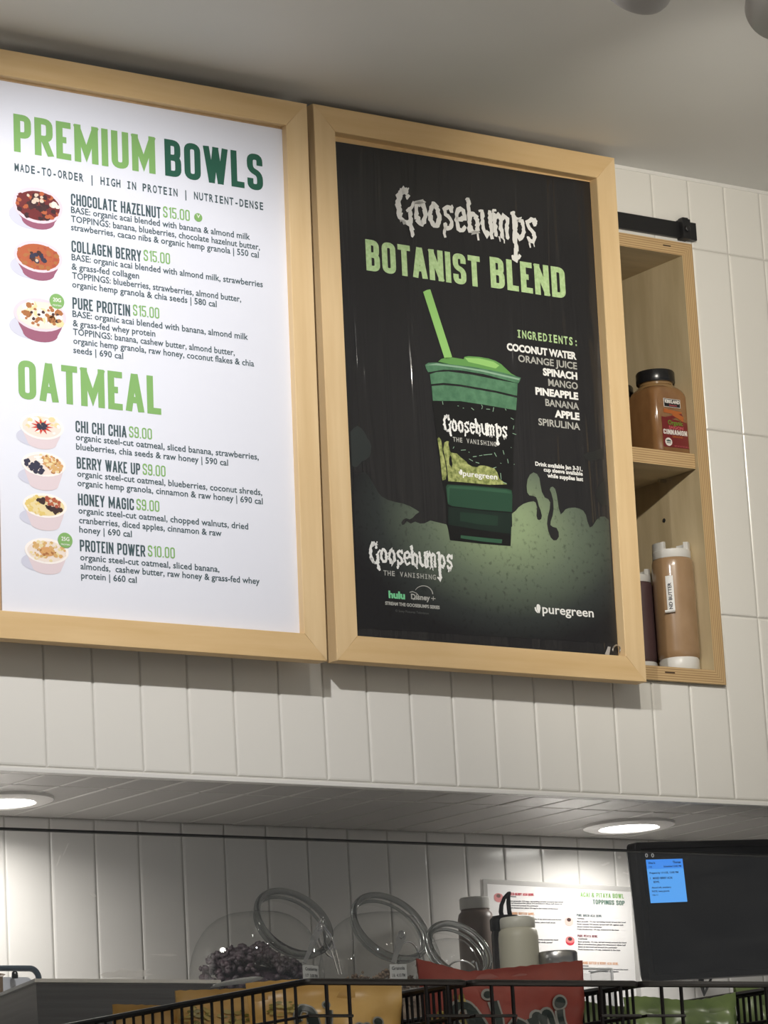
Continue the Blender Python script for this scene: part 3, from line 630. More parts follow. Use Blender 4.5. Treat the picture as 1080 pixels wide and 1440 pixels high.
low += c5([(118, 495), (150, 470), (175, 440), (215, 412), (260, 396), (300, 390), (318, 400), (330, 440), (325, 510), (332, 540), (347, 550), (365, 540), (371, 510), (360, 465), (345, 430), (335, 385), (322, 355),
    (300, 345), (265, 340), (247, 315), (242, 260), (250, 205), (270, 165), (300, 146), (330, 160), (350, 195), (358, 250), (370, 310), (395, 358), (425, 372), (441, 400), (437, 455), (420, 520), (414, 580), (424, 640), (445, 695),
    (470, 720), (495, 718), (514, 690), (512, 650), (495, 615), (462, 605), (443, 590), (445, 560), (462, 510), (470, 450), (466, 380), (450, 320), (437, 292), (445, 272), (462, 266), (482, 285), (495, 330), (505, 390), (513, 450),
    (530, 500), (548, 485), (570, 458), (605, 445), (650, 443), (690, 452), (720, 470), (742, 505), (755, 560), (775, 612), (800, 598), (830, 548), (865, 520), (900, 518), (935, 548)])
low += [(866, 905), (520, 884), (503, 884)]
poly(mb, low, 0, .0001)
poly(mb, c5([(722, 0), (740, 30), (770, 48), (820, 45), (855, 30), (890, 35), (890, -60), (860, -50), (800, -30), (760, -25)]), 2, .0)
poly(mb, c5([(905, 200), (870, 240), (835, 285), (828, 340), (845, 390), (880, 425), (925, 420)]), 2, .0)
mb.build('printed_slime', [M_goo, M_blob, M_blob2], PR)
# drink picture
G_ = [mat('cup_print', srgb(*c), .45) for c in ((146, 196, 112), (98, 150, 80), (78, 126, 94), (58, 100, 74), (14, 15, 16), (140, 150, 88), (38, 72, 54), (22, 38, 32), (50, 88, 66), (140, 172, 148), (30, 54, 42))]
G_[5] = noisy('cup_print_moss', srgb(96, 108, 52), srgb(176, 182, 116), (90, 90, 90), 1.5, 5, lo=.35, hi=.65)
G_[2] = noisy('cup_print_green', srgb(66, 108, 80), srgb(88, 132, 100), (50, 50, 50), 2, 5)
k1 = lambda L: [(580 + x / 6, 390 + y / 6) for x, y in L]; k2 = lambda L: [(590 + x / 6.547, 560 + y / 6.547) for x, y in L]
mb = MB()
poly(mb, k2([(115, 20), (500, 40), (888, 110), (862, 500), (855, 830), (840, 1280), (836, 1362), (560, 1340), (278, 1308), (262, 1215), (250, 1165), (240, 900), (205, 762), (160, 370)]), 4, .0003)
poly(mb, k1([(88, 124), (118, 108), (148, 102), (332, 672), (300, 690), (270, 690)]), 0, .0004)
poly(mb, k1([(215, 712), (240, 690), (280, 678), (330, 676), (380, 684), (430, 692), (436, 672), (470, 666), (560, 672), (640, 686), (700, 706), (745, 732), (790, 775), (830, 812), (900, 850), (780, 830), (600, 795), (400, 752)]), 1, .0004)
poly(mb, k1([(440, 680), (560, 684), (680, 712), (730, 745), (700, 770), (560, 735), (470, 715)]), 0, .0005)
poly(mb, k1([(105, 740), (130, 722), (200, 720), (350, 738), (500, 755), (640, 780), (750, 802), (850, 828), (912, 848), (905, 868), (892, 895), (800, 872), (600, 818), (400, 785), (260, 780), (130, 802), (112, 770)]), 2, .0005)
poly(mb, k1([(110, 742), (200, 728), (400, 752), (600, 785), (905, 856), (895, 868), (600, 800), (400, 765), (200, 742)]), 9, .0006)
poly(mb, k1([(145, 818), (200, 800), (300, 795), (500, 822), (700, 862), (885, 895), (880, 1000), (700, 958), (400, 905), (260, 892), (155, 902)]), 2, .0004)
poly(mb, k1([(160, 918), (260, 910), (400, 922), (700, 975), (880, 1018), (872, 1122), (600, 1075), (400, 1045), (170, 1042)]), 2, .0004)
poly(mb, k2([(162, 372), (176, 360), (195, 385), (205, 440), (212, 510), (228, 560), (240, 640), (248, 700), (236, 750), (208, 758), (195, 640), (182, 500)]), 5, .0005)
poly(mb, k2([(215, 470), (225, 410), (250, 395), (268, 398), (262, 425), (275, 480), (285, 500), (340, 510), (380, 548), (425, 582), (440, 605), (480, 630), (525, 636), (555, 620), (600, 622), (650, 636), (690, 650), (715, 690), (730, 740), (800, 795), (640, 798), (400, 775), (262, 765), (250, 640), (235, 560)]), 5, .0005)
poly(mb, k2([(278, 520), (290, 545), (300, 610), (292, 640), (272, 610), (268, 560)]), 4, .0006)
poly(mb, k2([(240, 815), (255, 795), (500, 808), (800, 835), (845, 850), (852, 900), (848, 1048), (560, 1026), (300, 995), (258, 975)]), 6, .0005)
poly(mb, k2([(252, 830), (270, 808), (500, 820), (790, 846), (838, 862), (842, 880), (500, 846), (275, 830), (268, 960), (258, 960)]), 8, .0006)
poly(mb, k2([(262, 1000), (560, 1035), (848, 1060), (838, 1250), (560, 1215), (262, 1165)]), 7, .0005)
poly(mb, k2([(370, 1050), (560, 1066), (720, 1085), (715, 1175), (560, 1165), (370, 1130)]), 10, .0006)
poly(mb, k2([(376, 1262), (560, 1282), (758, 1302), (752, 1338), (560, 1318), (374, 1290)]), 8, .0006)
rnd = random.Random(4)
for (x, y, L, a) in ((210, 45, 30, 80), (485, 100, 30, 40), (572, 70, 22, 60), (572, 92, 18, 110), (628, 102, 34, 5), (676, 105, 40, 100), (790, 105, 20, 60), (352, 72, 12, 10), (400, 92, 10, 10), (850, 190, 30, 30), (862, 270, 34, 100), (870, 330, 36, 20),
        (400, 478, 44, -5), (452, 498, 10, 20), (505, 538, 36, -5), (560, 528, 28, -8), (625, 520, 80, -6), (695, 520, 44, 62), (770, 500, 40, 75), (745, 600, 12, 20), (810, 580, 40, 80), (745, 720, 60, 85), (470, 570, 40, 30), (530, 595, 34, 15), (868, 610, 8, 0), (840, 455, 8, 20), (690, 640, 30, -20), (780, 780, 40, 20), (310, 455, 20, -60)):
    a = math.radians(a); d = (math.cos(a) * L / 2, math.sin(a) * L / 2); n = (-math.sin(a) * 2.6, math.cos(a) * 2.6)
    poly(mb, k2([(x - d[0] - n[0], y - d[1] - n[1]), (x + d[0] - n[0], y + d[1] - n[1]), (x + d[0] + n[0], y + d[1] + n[1]), (x - d[0] + n[0], y - d[1] + n[1])]), 9, .0006)
mb.build('drink_picture', G_, PR)
# lettering on the black poster
RI = [INK['paper'], INK['dim'], INK['sage'], INK['mint'], INK['faint']]
def done(nm):
    global mb
    if mb and mb.v: mb.build(nm, RI, PR)
    mb = MB()
mb = MB()
def drip(pl, pr, xh, sd, lift=.0007):
    a = locR(*pl); b = locR(*pr); z = locR(pl[0], pl[1] - xh)[1] - a[1]
    place(mb, drippy(sd), a[0], b[0], (a[1] + b[1]) / 2, z, ypR - .0003 - lift, 0, 1.0)
drip((556, 314.5), (757, 341), 35.5, 3); done('dripping_title'); drip((622.4, 604.5), (713.6, 616.3), 15.8, 5); done('dripping_title'); drip((518.5, 789), (637, 802.5), 20.7, 4); done('dripping_title')
def slab(s):
    V, F = mono(s, .02); return V, F
for s, pl, pr, h in (('THE VANISHING', (538.8, 808.9), (612.6, 815.4), 6.7), ('THE VANISHING', (636.6, 621.9), (697.7, 627.0), 6.2)):
    put(mb, locR, ypR, slab(s), pl, pr, h, 1, lift=.0007); done('printed_subtitle')
put(mb, locR, ypR, blk('BOTANIST', .175, .075), (515.4, 381.6), (676.3, 402.7), 44, 2, 1); put(mb, locR, ypR, blk('BLEND', .175, .075), (690.5, 405.4), (795.7, 419), 43.5, 2, 1); done('printed_heading')
put(mb, locR, ypR, mono('INGREDIENTS:', .03), (727.8, 475.4), (811.1, 485.4), 10.6, 2)
for s, pl, pr, bd in (('COCONUT WATER', (712.8, 493), (810.7, 504.6), .05), ('ORANGE JUICE', (728.8, 508.8), (811.4, 519), .022), ('SPINACH', (763.6, 527.8), (811.9, 533.3), .05), ('MANGO', (771.1, 542.8), (812.5, 547.2), .022),
        ('PINEAPPLE', (753, 554.6), (813.2, 561.8), .05), ('BANANA', (767, 570.6), (814.2, 576.1), .022), ('APPLE', (780.1, 586.5), (815, 590.3), .05), ('SPIRULINA', (757.2, 597.6), (815.7, 604.7), .022)):
    put(mb, locR, ypR, glyphs(s, bd), pl, pr, 9.3, 0 if bd > .03 else 1)
done('ingredient_list')
for s, pl, pr in (('Drink available Jan 3-31,', (752.5, 655), (818.7, 662)), ('cup sleeve available', (764.2, 663.3), (819.2, 668.7)), ('while supplies last', (769.5, 671.7), (819.7, 676.3))):
    put(mb, locR, ypR, glyphs(s, .035), pl, pr, 5.4, 0, lift=.0004)
done('printed_note')
put(mb, locR, ypR, glyphs('hulu', .05), (546.2, 840.9), (569.3, 842.0), 9.2, 3, lift=.0004); put(mb, locR, ypR, glyphs('Disney', .03), (577.8, 842.6), (604.4, 844.4), 7.2, 1, lift=.0004)
put(mb, locR, ypR, glyphs('STREAM THE GOOSEBUMPS SERIES', .04), (541.5, 850.6), (618, 856.2), 4.3, 1, lift=.0004); put(mb, locR, ypR, glyphs('© Sony Pictures Television', .02), (555.6, 860.7), (602.5, 863.8), 3.0, 4, lift=.0004)
arc = [locR(595 + 13.2 * math.cos(math.radians(a)), 836.5 - 12.6 * math.sin(math.radians(a))) for a in range(4, 150, 8)]
vs, fs = ribbon(arc, [.0007 + .0009 * (1 - k / 18) for k in range(len(arc))]); mb.add([(x, ypR - .0007, z) for x, z in vs], fs, 1)
arc = [locR(*p) for p in ((575.5, 833), (580, 832), (585.5, 834.5), (588.8, 838.5), (587, 842), (581, 843.2), (577.5, 841))]; vs, fs = ribbon(arc, .0010); mb.add([(x, ypR - .0007, z) for x, z in vs], fs, 1)
for p, q in (((606, 841.6), (612, 842)), ((609, 838.8), (608.8, 844.6))):
    vs, fs = ribbon([locR(*p), locR(*q)], .0012); mb.add([(x, ypR - .0007, z) for x, z in vs], fs, 1)
done('streaming_line')
for ox, oy, s, lf, pl, pr, hh in ((751, 849.5, 1.0, .0004, (762.5, 862.5), (834.7, 867.8), 12.2), (644.2, 660.2, .62, .0009, (650.3, 671.0), (698.8, 673.2), 7.6)):
    for L in ([(3.6, 0.4), (6, .2), (8, 2), (8.8, 5.5), (8.2, 9.5), (7.2, 13.2), (5.2, 11), (3.4, 7.5), (3, 3.5)], [(0.2, 5.0), (2.2, 4.0), (3.0, 7.5), (4.6, 10.6), (6.2, 13.0), (3.6, 12), (1.2, 9.2)]):
        poly(mb, [(ox + x * s, oy + z * s) for x, z in L], 0, lf)
    put(mb, locR, ypR, glyphs('puregreen', .016), pl, pr, hh, 0, lift=lf); done('leaf_logo')
# loose clip and tape end at the lower corner of the black poster
c = locR(853, 915); mb = MB(); mb.add([(c[0] - .004, ypR - .001, c[1] - .006), (c[0] + .004, ypR - .001, c[1] - .007), (c[0] + .0035, ypR - .006, c[1] + .005), (c[0] - .001, ypR - .006, c[1] + .0055), (c[0] - .004, ypR - .0002, c[1] - .006), (c[0] + .004, ypR - .0002, c[1] - .007), (c[0] + .0035, ypR - .005, c[1] + .005), (c[0] - .001, ypR - .005, c[1] + .0055)],
    [(0, 1, 2, 3), (7, 6, 5, 4), (0, 4, 5, 1), (1, 5, 6, 2), (2, 6, 7, 3), (3, 7, 4, 0)]); mb.build('tape_end', mat('tape', (.5, .5, .5, 1), .3), BR)
c = locR(864.5, 914); mb = MB(); mb.tube([(c[0] + .0075 * math.cos(a), ypR - .004 - .002 * math.sin(a), c[1] + .0065 * math.sin(a)) for a in [PI * k / 9 * 1.3 - .5 for k in range(10)]], .0012, 8); mb.build('wire_clip', M_chrome, BR, True)

# ================================================================== RAIL AND CABINET
t = thing('sliding_rail', 'flat black rail ending in a stop, fixed above the plywood cabinet', 'rail', (0.0, 0, 2.669))
mb = MB(); mb.box((-0.70, -0.0095, -0.0135), (0.655, -0.0025, 0.0135), bev=.0008); mb.build('rail_bar', M_black, t)
mb = MB(); mb.box((0.640, -0.0185, -0.0165), (0.657, -0.0015, 0.0175), bev=.0015); mb.box((0.6435, -0.0155, 0.0165), (0.6555, -0.003, 0.0205), bev=.0012); mb.box((0.656, -0.0125, -0.0150), (0.674, -0.0015, 0.0150), bev=.001)
mb.lathe([(0.005, 0), (0.005, 0.003), (0.0035, 0.004)], 16, 0, Matrix.Translation((0.6485, -0.0183, 0)) @ Matrix.Rotation(PI / 2, 4, 'X')); mb.build('end_stop', M_black, t)
for x in (-.55, .0, .5):
    mb = MB(); mb.lathe([(0.006, -0.003), (0.006, 0.0)], 16, 0, Matrix.Translation((x, 0.0, 0)) @ Matrix.Rotation(PI / 2, 4, 'X')); mb.build('standoff', M_black, t)

TH = 0.0225; FY = -0.0085; BY = 0.30
t = thing('wall_cabinet', 'open birch plywood cabinet set into the tiled wall beside the black poster', 'cabinet', (CX0, 0, CZ0))
w_, h_ = CX1 - CX0, CZ1 - CZ0
def mitre(nm, o0, o1, i1, i0, me, mf):
    P = [o0, o1, i1, i0]; mb = MB()
    V = [(p[0], FY, p[1]) for p in P] + [(p[0], BY, p[1]) for p in P]
    mb.add(V, [(0, 1, 2, 3)], 0); mb.add(V, [(4, 7, 6, 5)] + [(a, 4 + a, 4 + (a+1) % 4, (a+1) % 4) for a in range(4)], 1); return mb.build(nm, [me, mf], t)
mitre('top_panel', (0, h_), (w_, h_), (w_ - TH, h_ - TH), (TH, h_ - TH), M_plyz, M_ply); bp = mitre('bottom_panel', (0, 0), (w_, 0), (w_ - TH, TH), (TH, TH), M_plyz, M_ply)
mitre('side_panel', (0, 0), (0, h_), (TH, h_ - TH), (TH, TH), M_plyx, M_ply); sp = mitre('side_panel', (w_, 0), (w_, h_), (w_ - TH, h_ - TH), (w_ - TH, TH), M_plyx, M_ply)
mb = MB(); mb.box((TH, BY - .010, TH), (w_ - TH, BY - .001, h_ - TH)); mb.build('back_panel', M_ply, t)
SHZ = 2.2955
mb = MB(); mb.box((TH + .001, -.002, SHZ - CZ0 - .0245), (w_ - TH - .001, BY - .011, SHZ - CZ0))
mb.m = [1, 1, 0, 1, 1, 1]; mb.build('shelf', [M_plyz, M_ply], t)
mb = MB(); mb.tube([(w_ - TH, .075, SHZ - CZ0 - .0275), (w_ - TH - .014, .075, SHZ - CZ0 - .0275)], .003, 10); mb.build('shelf_pin', M_chrome, t, True)
for (x, y, z, ax) in ((w_ - TH - .0006, .085, .285, 'x'), (w_ - .105, .07, h_ - TH - .0006, 'z')):
    mb = MB(); q = Matrix.Translation((x, y, z)) @ (Matrix.Rotation(PI / 2, 4, 'Y') if ax == 'x' else Matrix.Identity(4)); mb.lathe([(0.0034, -.0004), (0.0034, 0.0004)], 16, 0, q); mb.build('pin_hole', M_dark, t)
for (x, z, L) in ((w_ - .062, h_ - .0095, .016), (w_ - .125, .0135, .020)):
    mb = MB(); mb.box((x, FY - .0004, z - .0012), (x + L, FY + .001, z + .0010)); mb.build('ply_void', mat('ply_void', (.07, .04, .02, 1), .8), t)

# ------------------------------------------------------------------ cinnamon jars
def rsq(w, r, z, n=7, d=None):
    d = d or w; pts = []
    for (cx, cy, a0) in ((w/2 - r, d/2 - r, 0), (-w/2 + r, d/2 - r, 90), (-w/2 + r, -d/2 + r, 180), (w/2 - r, -d/2 + r, 270)):
        for k in range(n): a = math.radians(a0 + 90 * k / (n - 1)); pts.append((cx + r * math.cos(a), cy + r * math.sin(a), z))
    return pts
M_cinn = noisy('cinnamon_powder', (0.215, 0.105, 0.042, 1), (0.265, 0.135, 0.055, 1), (60, 60, 30), 1.0, 4, 0.16, spec=0.6, Coat_Weight=1.0, Coat_Roughness=0.05)
M_neck = mat('dusty_clear_plastic', (0.26, 0.155, 0.065, 1), 0.15, spec=0.6, Coat_Weight=1.0, Coat_Roughness=0.04)
M_cap = mat('black_plastic', (0.012, 0.012, 0.013, 1), 0.25)
L_RED = mat('label_red', (0.165, 0.020, 0.020, 1), .3); L_BLK = mat('label_black', (.015, .014, .014, 1), .3); L_WHT = mat('label_white', (.75, .72, .68, 1), .4); L_GRN = mat('label_green', (.14, .24, .03, 1), .4); L_PNK = mat('label_pink', (.5, .10, .12, 1), .4); L_ORG = mat('label_orange', (.42, .12, .03, 1), .4)
def spice(label, x, y, detail=True):
    W_ = 0.0745; t = thing('spice_jar', label, 'spice jar', (x, y, SHZ), (0, 0, 0))
    rings = [rsq(W_ * .9, .010, 0), rsq(W_, .013, .004), rsq(W_, .013, .096)]
    for k in range(1, 6): a = PI / 2 * k / 5; rings.append(rsq(W_ - .024 * (1 - math.cos(a)), .013 + .012 * k / 5, .096 + .020 * math.sin(a)))
    mb = MB(); mb.loft(rings, cap1=True); mb.build('body', M_cinn, t, True, 50)
    mb = MB(); mb.lathe([(.0335, .109), (.0315, .116), (.0275, .1195), (.0275, .126)], 32); mb.build('neck', M_neck, t, True)
    mb = MB(); mb.lathe([(.0310, .1235), (.0315, .1245), (.0315, .1405), (.0300, .1430), (.022, .1436)], 40); mb.build('lid', M_cap, t, True)
    if detail:
        f = -W_ / 2 - .0006; x0, x1 = -.0255, .0268
        mb = MB()
        mb.add([(x0, f, .010), (x1, f, .010), (x1, f, .053), (x0, f, .060)], [(0, 1, 2, 3)], 0)
        mb.add([(-.019, f, .0765), (.016, f, .0765), (.016, f, .0905), (-.019, f, .0905)], [(0, 1, 2, 3)], 2); mb.add([(-.018, f - .0002, .0772), (.015, f - .0002, .0772), (.015, f - .0002, .0898), (-.018, f - .0002, .0898)], [(0, 1, 2, 3)], 1)
        place(mb, glyphs('KIRKLAND', .06), -.0165, .0145, .0832, .0050, f - .0004, 2); place(mb, glyphs('Signature', .02), -.008, .008, .0785, .003, f - .0004, 4)
        mb.add([(-.021, f - .0001, .067), (.016, f - .0001, .0645), (.018, f - .0001, .070), (-.019, f - .0001, .0735)], [(0, 1, 2, 3)], 5)
        mb.add([(-.019, f - .0002, .059), (.017, f - .0002, .068), (.019, f - .0002, .063), (-.012, f - .0002, .0555)], [(0, 1, 2, 3)], 0); mb.add([(-.004, f - .0003, .064), (.019, f - .0003, .054), (.021, f - .0003, .062), (.006, f - .0003, .0685)], [(0, 1, 2, 3)], 5)
        place(mb, glyphs('Organic', .03), -.013, .018, .0475, .0070, f - .0004, 3); place(mb, glyphs('SAIGON', .04), -.012, .018, .0405, .0048, f - .0004, 4)
        place(mb, block('CINNAMON', .17, .08), -.0240, .0255, .0310, .0082, f - .0004, 2, 1); place(mb, glyphs('GROUND', .03), -.006, .016, .0266, .0028, f - .0004, 5)
        disc(mb, -.0145, .0185, .0072, .0068, f - .0003, 2); disc(mb, -.0145, .0192, .0052, .0022, f - .0005, 6, 0, 180); place(mb, glyphs('USDA', .03), -.0190, -.0100, .0192, .0026, f - .0007, 1); place(mb, glyphs('ORGANIC', .03), -.0190, -.0100, .0160, .0020, f - .0005, 1)
        place(mb, glyphs('NET WT 10.7 OZ (303 g)', .02), -.003, .027, .0115, .0022, f - .0004, 4)
        mb.build('label', [L_RED, L_BLK, L_WHT, L_GRN, L_PNK, L_ORG, mat('label_teal', (.10, .22, .20, 1), .4)], t)
p = on_y(942, 633, 0.004); SX = p.x
spice('brown cinnamon jar with black lid and red label, front of the cabinet shelf', on_y(929, 633, 0.046).x, 0.046)
spice('black-lidded brown jar peeking out behind the cinnamon jar', on_y(929, 633, 0.046).x - .001, 0.150, False)

# ------------------------------------------------------------------ squeeze bottles
M_sq1 = noisy('almond_butter', (0.30, 0.185, 0.095, 1), (0.35, 0.225, 0.125, 1), (40, 40, 25), 1.0, 5, 0.30, spec=0.5, Coat_Weight=0.5, Coat_Roughness=0.12)
M_sq2 = noisy('dark_jam', (0.075, 0.042, 0.045, 1), (0.105, 0.062, 0.064, 1), (30, 30, 10), 1.0, 4, 0.35, spec=0.5, Coat_Weight=0.4, Coat_Roughness=0.15)
M_wcap = mat('milky_plastic', (0.66, 0.65, 0.62, 1), 0.35, Subsurface_Weight=0.0)
FZ = CZ0 + TH
def squeeze(label, x, y, R, H, m, tilt=0.0, sticker=False):
    t = thing('squeeze_bottle', label, 'squeeze bottle', (x, y, FZ), (0, tilt, 0))
    ch = H * .105
    mb = MB(); mb.lathe([(R * .93, 0), (R * .95, .001), (R * .95, .0205), (R * .90, .0235)], 48); mb.build('base_cap', M_wcap, t, True)
    mb = MB(); mb.lathe([(R * .85, .0215), (R * .97, .026), (R, .034), (R, H * .80), (R * .985, H * .845), (R * .93, H * .868), (R * .86, H * .876)], 48); mb.build('bottle', m, t, True)
    z = H * .872
    mb = MB(); mb.lathe([(R * .90, z), (R * .92, z + .001), (R * .92, z + ch * .55), (R * .88, z + ch * .62), (R * .3, z + ch * .66)], 48)
    for a0 in (-68, 112):                                # two raised lugs of the cap
        pr = []
        for (r, dz) in ((R * .90, .45), (R * .90, 1.0), (R * .66, 1.04), (R * .66, .5)): pr.append((r, z + ch * dz * 1.15))
        rings = []
        for k in range(9):
            a = math.radians(a0 + 95 * k / 8); rings.append([(r * math.cos(a), r * math.sin(a), zz) for r, zz in pr])
        mb.loft(rings)
    mb.build('cap', M_wcap, t, True, 35)
    if sticker:
        mb = MB(); r = R + .0006; ac = math.radians(-142); da = .0062 / r
        z0, z1 = H * .455, H * .725
        vs = []; n = 6
        for k in range(n + 1): a = ac - da + 2 * da * k / n; vs += [(r * math.cos(a), r * math.sin(a), z0), (r * math.cos(a), r * math.sin(a), z1)]
        mb.add(vs, [(2*k, 2*k+2, 2*k+3, 2*k+1) for k in range(n)], 0)
        # peeled end curling away from the bottle
        cu = []
        for k in range(7):
            b = PI * 1.2 * k / 6; rr = r + .0028 * (1 - math.cos(b)); zz = z0 - .0028 * math.sin(b)
            for a in (ac - da * 1.35, ac + da): cu.append((rr * math.cos(a), rr * math.sin(a), zz))
        mb.add(cu, [(2*k, 2*k+1, 2*k+3, 2*k+2) for k in range(6)], 0)
        V, F = glyphs('IND BUTTER', .02); a0 = min(v[0] for v in V); a1 = max(v[0] for v in V); L = (z1 - z0) * .90
        ps = []
        for (u, w) in V:
            zz = z0 + .0015 + (u - a0) / (a1 - a0) * L * .86; a = ac + da * .42 - (w / CAPH) * da * .86; ps.append(((r + .0004) * math.cos(a), (r + .0004) * math.sin(a), zz))
        mb.add(ps, F, 1); o = mb.build('name_sticker', [mat('sticker_white', (.72, .72, .70, 1), .4), mat('sticker_ink', (.02, .02, .025, 1), .5)], t)
squeeze('tan nut butter squeeze bottle with a white name sticker on the cabinet floor', on_y(955.5, 930, 0.039).x, 0.039, .0335, .212, M_sq1, 0.0, True)
squeeze('dark purple squeeze bottle behind the nut butter bottle, half hidden by the poster frame', on_y(955.5, 930, 0.039).x - .0375, 0.092, .0300, .176, M_sq2)

# ================================================================== BACK COUNTER
SHELF = 1.375
t = thing('back_shelf', 'white shelf along the tiled back wall that carries the jars', 'shelf', (0, 0, SHELF))
mb = MB(); mb.box((-1.4, -0.09, -0.03), (1.6, BACK - .003, 0), bev=.002); mb.build('shelf_top', mat('shelf_white', (.36, .35, .34, 1), .4), t)
for x in (-1.2, -.2, .8, 1.5):
    mb = MB(); mb.box((x, -.06, -SHELF), (x + .03, -.03, -.031)); mb.build('leg', M_steel, t); mb = MB(); mb.box((x, .33, -SHELF), (x + .03, .36, -.031)); mb.build('leg', M_steel, t)

def cam_dir(a, b, c): return (RX * a + RD * b + RF * c)
def glass_jar(label, mouth_px, y, Rm, n_cam, body_dx, Rb, wire, top_px=1281):
    """slanted-mouth glass canister: a lofted body whose rings turn from the flat base to the tilted mouth"""
    m = on_y(mouth_px[0], mouth_px[1], y); n = cam_dir(*n_cam).normalized()
    base = Vector((m.x + body_dx, y + .015, SHELF + .001)); t = thing('glass_jar', label, 'jar', base, group='slant-mouth glass jars')
    mo = m - base; H = (on_y(mouth_px[0] - 50, top_px, y)).z - SHELF; e1 = Vector((1, 0, 0))
    def ring(c, nn, r, k=40):
        u = (e1 - nn * e1.dot(nn)).normalized(); w = nn.cross(u)
        return [c + (u * math.cos(2*PI*i/k) + w * math.sin(2*PI*i/k)) * r for i in range(k)]
    prof = [(Rb * .84, 0), (Rb * .93, .004), (Rb * .985, .014), (Rb, H * .30), (Rb, H * .52)]
    for k in range(1, 9):
        q = PI / 2 * k / 8; prof.append((Rb * (.26 + .74 * math.cos(q)), H * (.52 + .47 * math.sin(q))))
    prof += [(Rb * .12, H * .998)]
    mb = MB(); mb.lathe(prof, 56, cap0=True, cap1=True); mb.build('body', M_jar, t, True, 60)
    mb = MB(); rings = [ring(mo - n * d_, n, Rm * k_) for d_, k_ in ((.026, 1.03), (.018, .955), (.003, .955))]; mb.loft(rings, cap0=False, cap1=False); mb.build('neck', M_jar, t, True, 60)
    mb = MB()
    mb.tube(ring(mo, n, Rm, 64), .0050, 14, closed=True); mb.tube(ring(mo - n * .0115, n, Rm * .965, 64), .0026, 10, closed=True)
    mb.build('mouth_rim', M_ringglass, t, True)
    mb = MB(); u = cam_dir(.74, .6, -.2).normalized(); k = cam_dir(.2, .1, -.97).normalized()
    for wp in wire: mb.tube([mo + cam_dir(a, b, c) * 1.0 for a, b, c in wp], .0014, 8)
    mb.build('wire_bail', M_chrome, t, True)
    return t, base, mo, n
def px2(dx, dy, dz=0.0, k=1 / 925.0): return (dx * k, dy * k, dz)
def ellipse_wire(cx, cy, rx, ry, rot, a0, a1, dz, n=22):
    r = math.radians(rot); out = []
    for i in range(n + 1):
        a = math.radians(a0 + (a1 - a0) * i / n); x = rx * math.cos(a); yv = ry * math.sin(a)
        out.append(px2(cx + x * math.cos(r) - yv * math.sin(r), cy + x * math.sin(r) + yv * math.cos(r), dz))
    return out
j1, b1, m1, n1 = glass_jar('clear slanted glass jar with dark dried berries in the bottom', (413, 1297), 0.19, .0605, (.446, -.70, -.54), -0.060, .100,
    [ellipse_wire(45, 26, 8, 22, -24, 0, 360, -.012), [px2(24, 22, -.02), px2(38, -8, -.02), px2(42, -6, -.02), px2(40, 4, -.02), px2(44, 26, -.02), px2(50, 36, -.02), px2(56, 30, -.02), px2(50, 14, -.02), px2(42, 4, -.02)], [px2(52, 36, -.02), px2(62, 68, -.03)], [px2(58, 36, -.02), px2(66, 68, -.03)]])
j2, b2, m2, n2 = glass_jar('clear slanted glass jar with crumbs at the bottom, next to the berry jar', (549, 1303), 0.20, .0620, (.446, -.70, -.54), -0.012, .095,
    [ellipse_wire(24, 40, 15, 21, 0, 140, 400, -.02), ellipse_wire(52, 44, 5, 12, -20, 0, 360, -.02)])
j3, b3, m3, n3 = glass_jar('smaller clear glass jar in front of the brown bottle with white cap', (646, 1336), 0.03, .0500, (.44, -.70, -.56), -0.010, .050,
    [ellipse_wire(2, 32, 21, 20, 0, 190, 330, -.02), [px2(22, 14, -.02), px2(26, 30, -.02)]], 1318)
mb = MB(); mb.lathe([(.0005, -.0025), (.002, -.0015), (.0026, 0), (.002, .0015), (.0005, .0025)], 10, 0, Matrix.Translation(m3 + cam_dir(*px2(18, 14, -.02)) )); mb.build('bail_pivot', M_chrome, j3, True)

def lump(name, label, cat, base, R, H, m, seed, n=520, r0=.0052, r1=.0085, tilt=0.0):
    """a heap of small irregular bits, filling the jar up to a bumpy, sloping surface"""
    rnd = random.Random(seed); mb = MB()
    bm = bmesh.new(); bmesh.ops.create_icosphere(bm, subdivisions=1, radius=1.0); bv = [v.co.copy() for v in bm.verts]; bm.verts.index_update(); bf = [tuple(v.index for v in f.verts) for f in bm.faces]; bm.free()
    for i in range(n):
        a = rnd.uniform(0, 2 * PI); q = R * rnd.uniform(0, 1) ** (.30 if i % 2 else .5); r = rnd.uniform(r0, r1)
        top = H * (1 - .22 * (q / R) ** 2 + .09 * math.sin(3 * a + 2 * q / R) - tilt * q / R * math.cos(a))
        z = top * (rnd.uniform(.0, 1) if q > R * .80 else rnd.uniform(.88, 1)) ; q = min(q, R - r); z = max(z, r)
        M = Matrix.Translation((q * math.cos(a), q * math.sin(a), z)) @ Matrix.Rotation(rnd.uniform(0, 6), 4, (rnd.uniform(-1, 1), rnd.uniform(-1, 1), .3)) @ Matrix.Diagonal((r, r * rnd.uniform(.6, .9), r * rnd.uniform(.5, .8), 1))
        mb.add(bv, bf, 0, M)
    n_ = 32; core = [[(max(.0005, R * k * .93) * math.cos(2*PI*i/n_), max(.0005, R * k * .93) * math.sin(2*PI*i/n_), z) for i in range(n_)] for k, z in ((1, .004), (.97, H * .40), (.80, H * .66), (.5, H * .78), (0, H * .86))]
    mb.loft(core); o = mb.build(name, m, None, True, 80); o.location = base + Vector((0, 0, .003)); tag(o, label, cat, kind='stuff'); return o
M_berry = noisy('dried_berry', (0.010, 0.006, 0.009, 1), (0.050, 0.026, 0.036, 1), (95, 95, 95), 1.0, 5, 0.5, bump=.003)
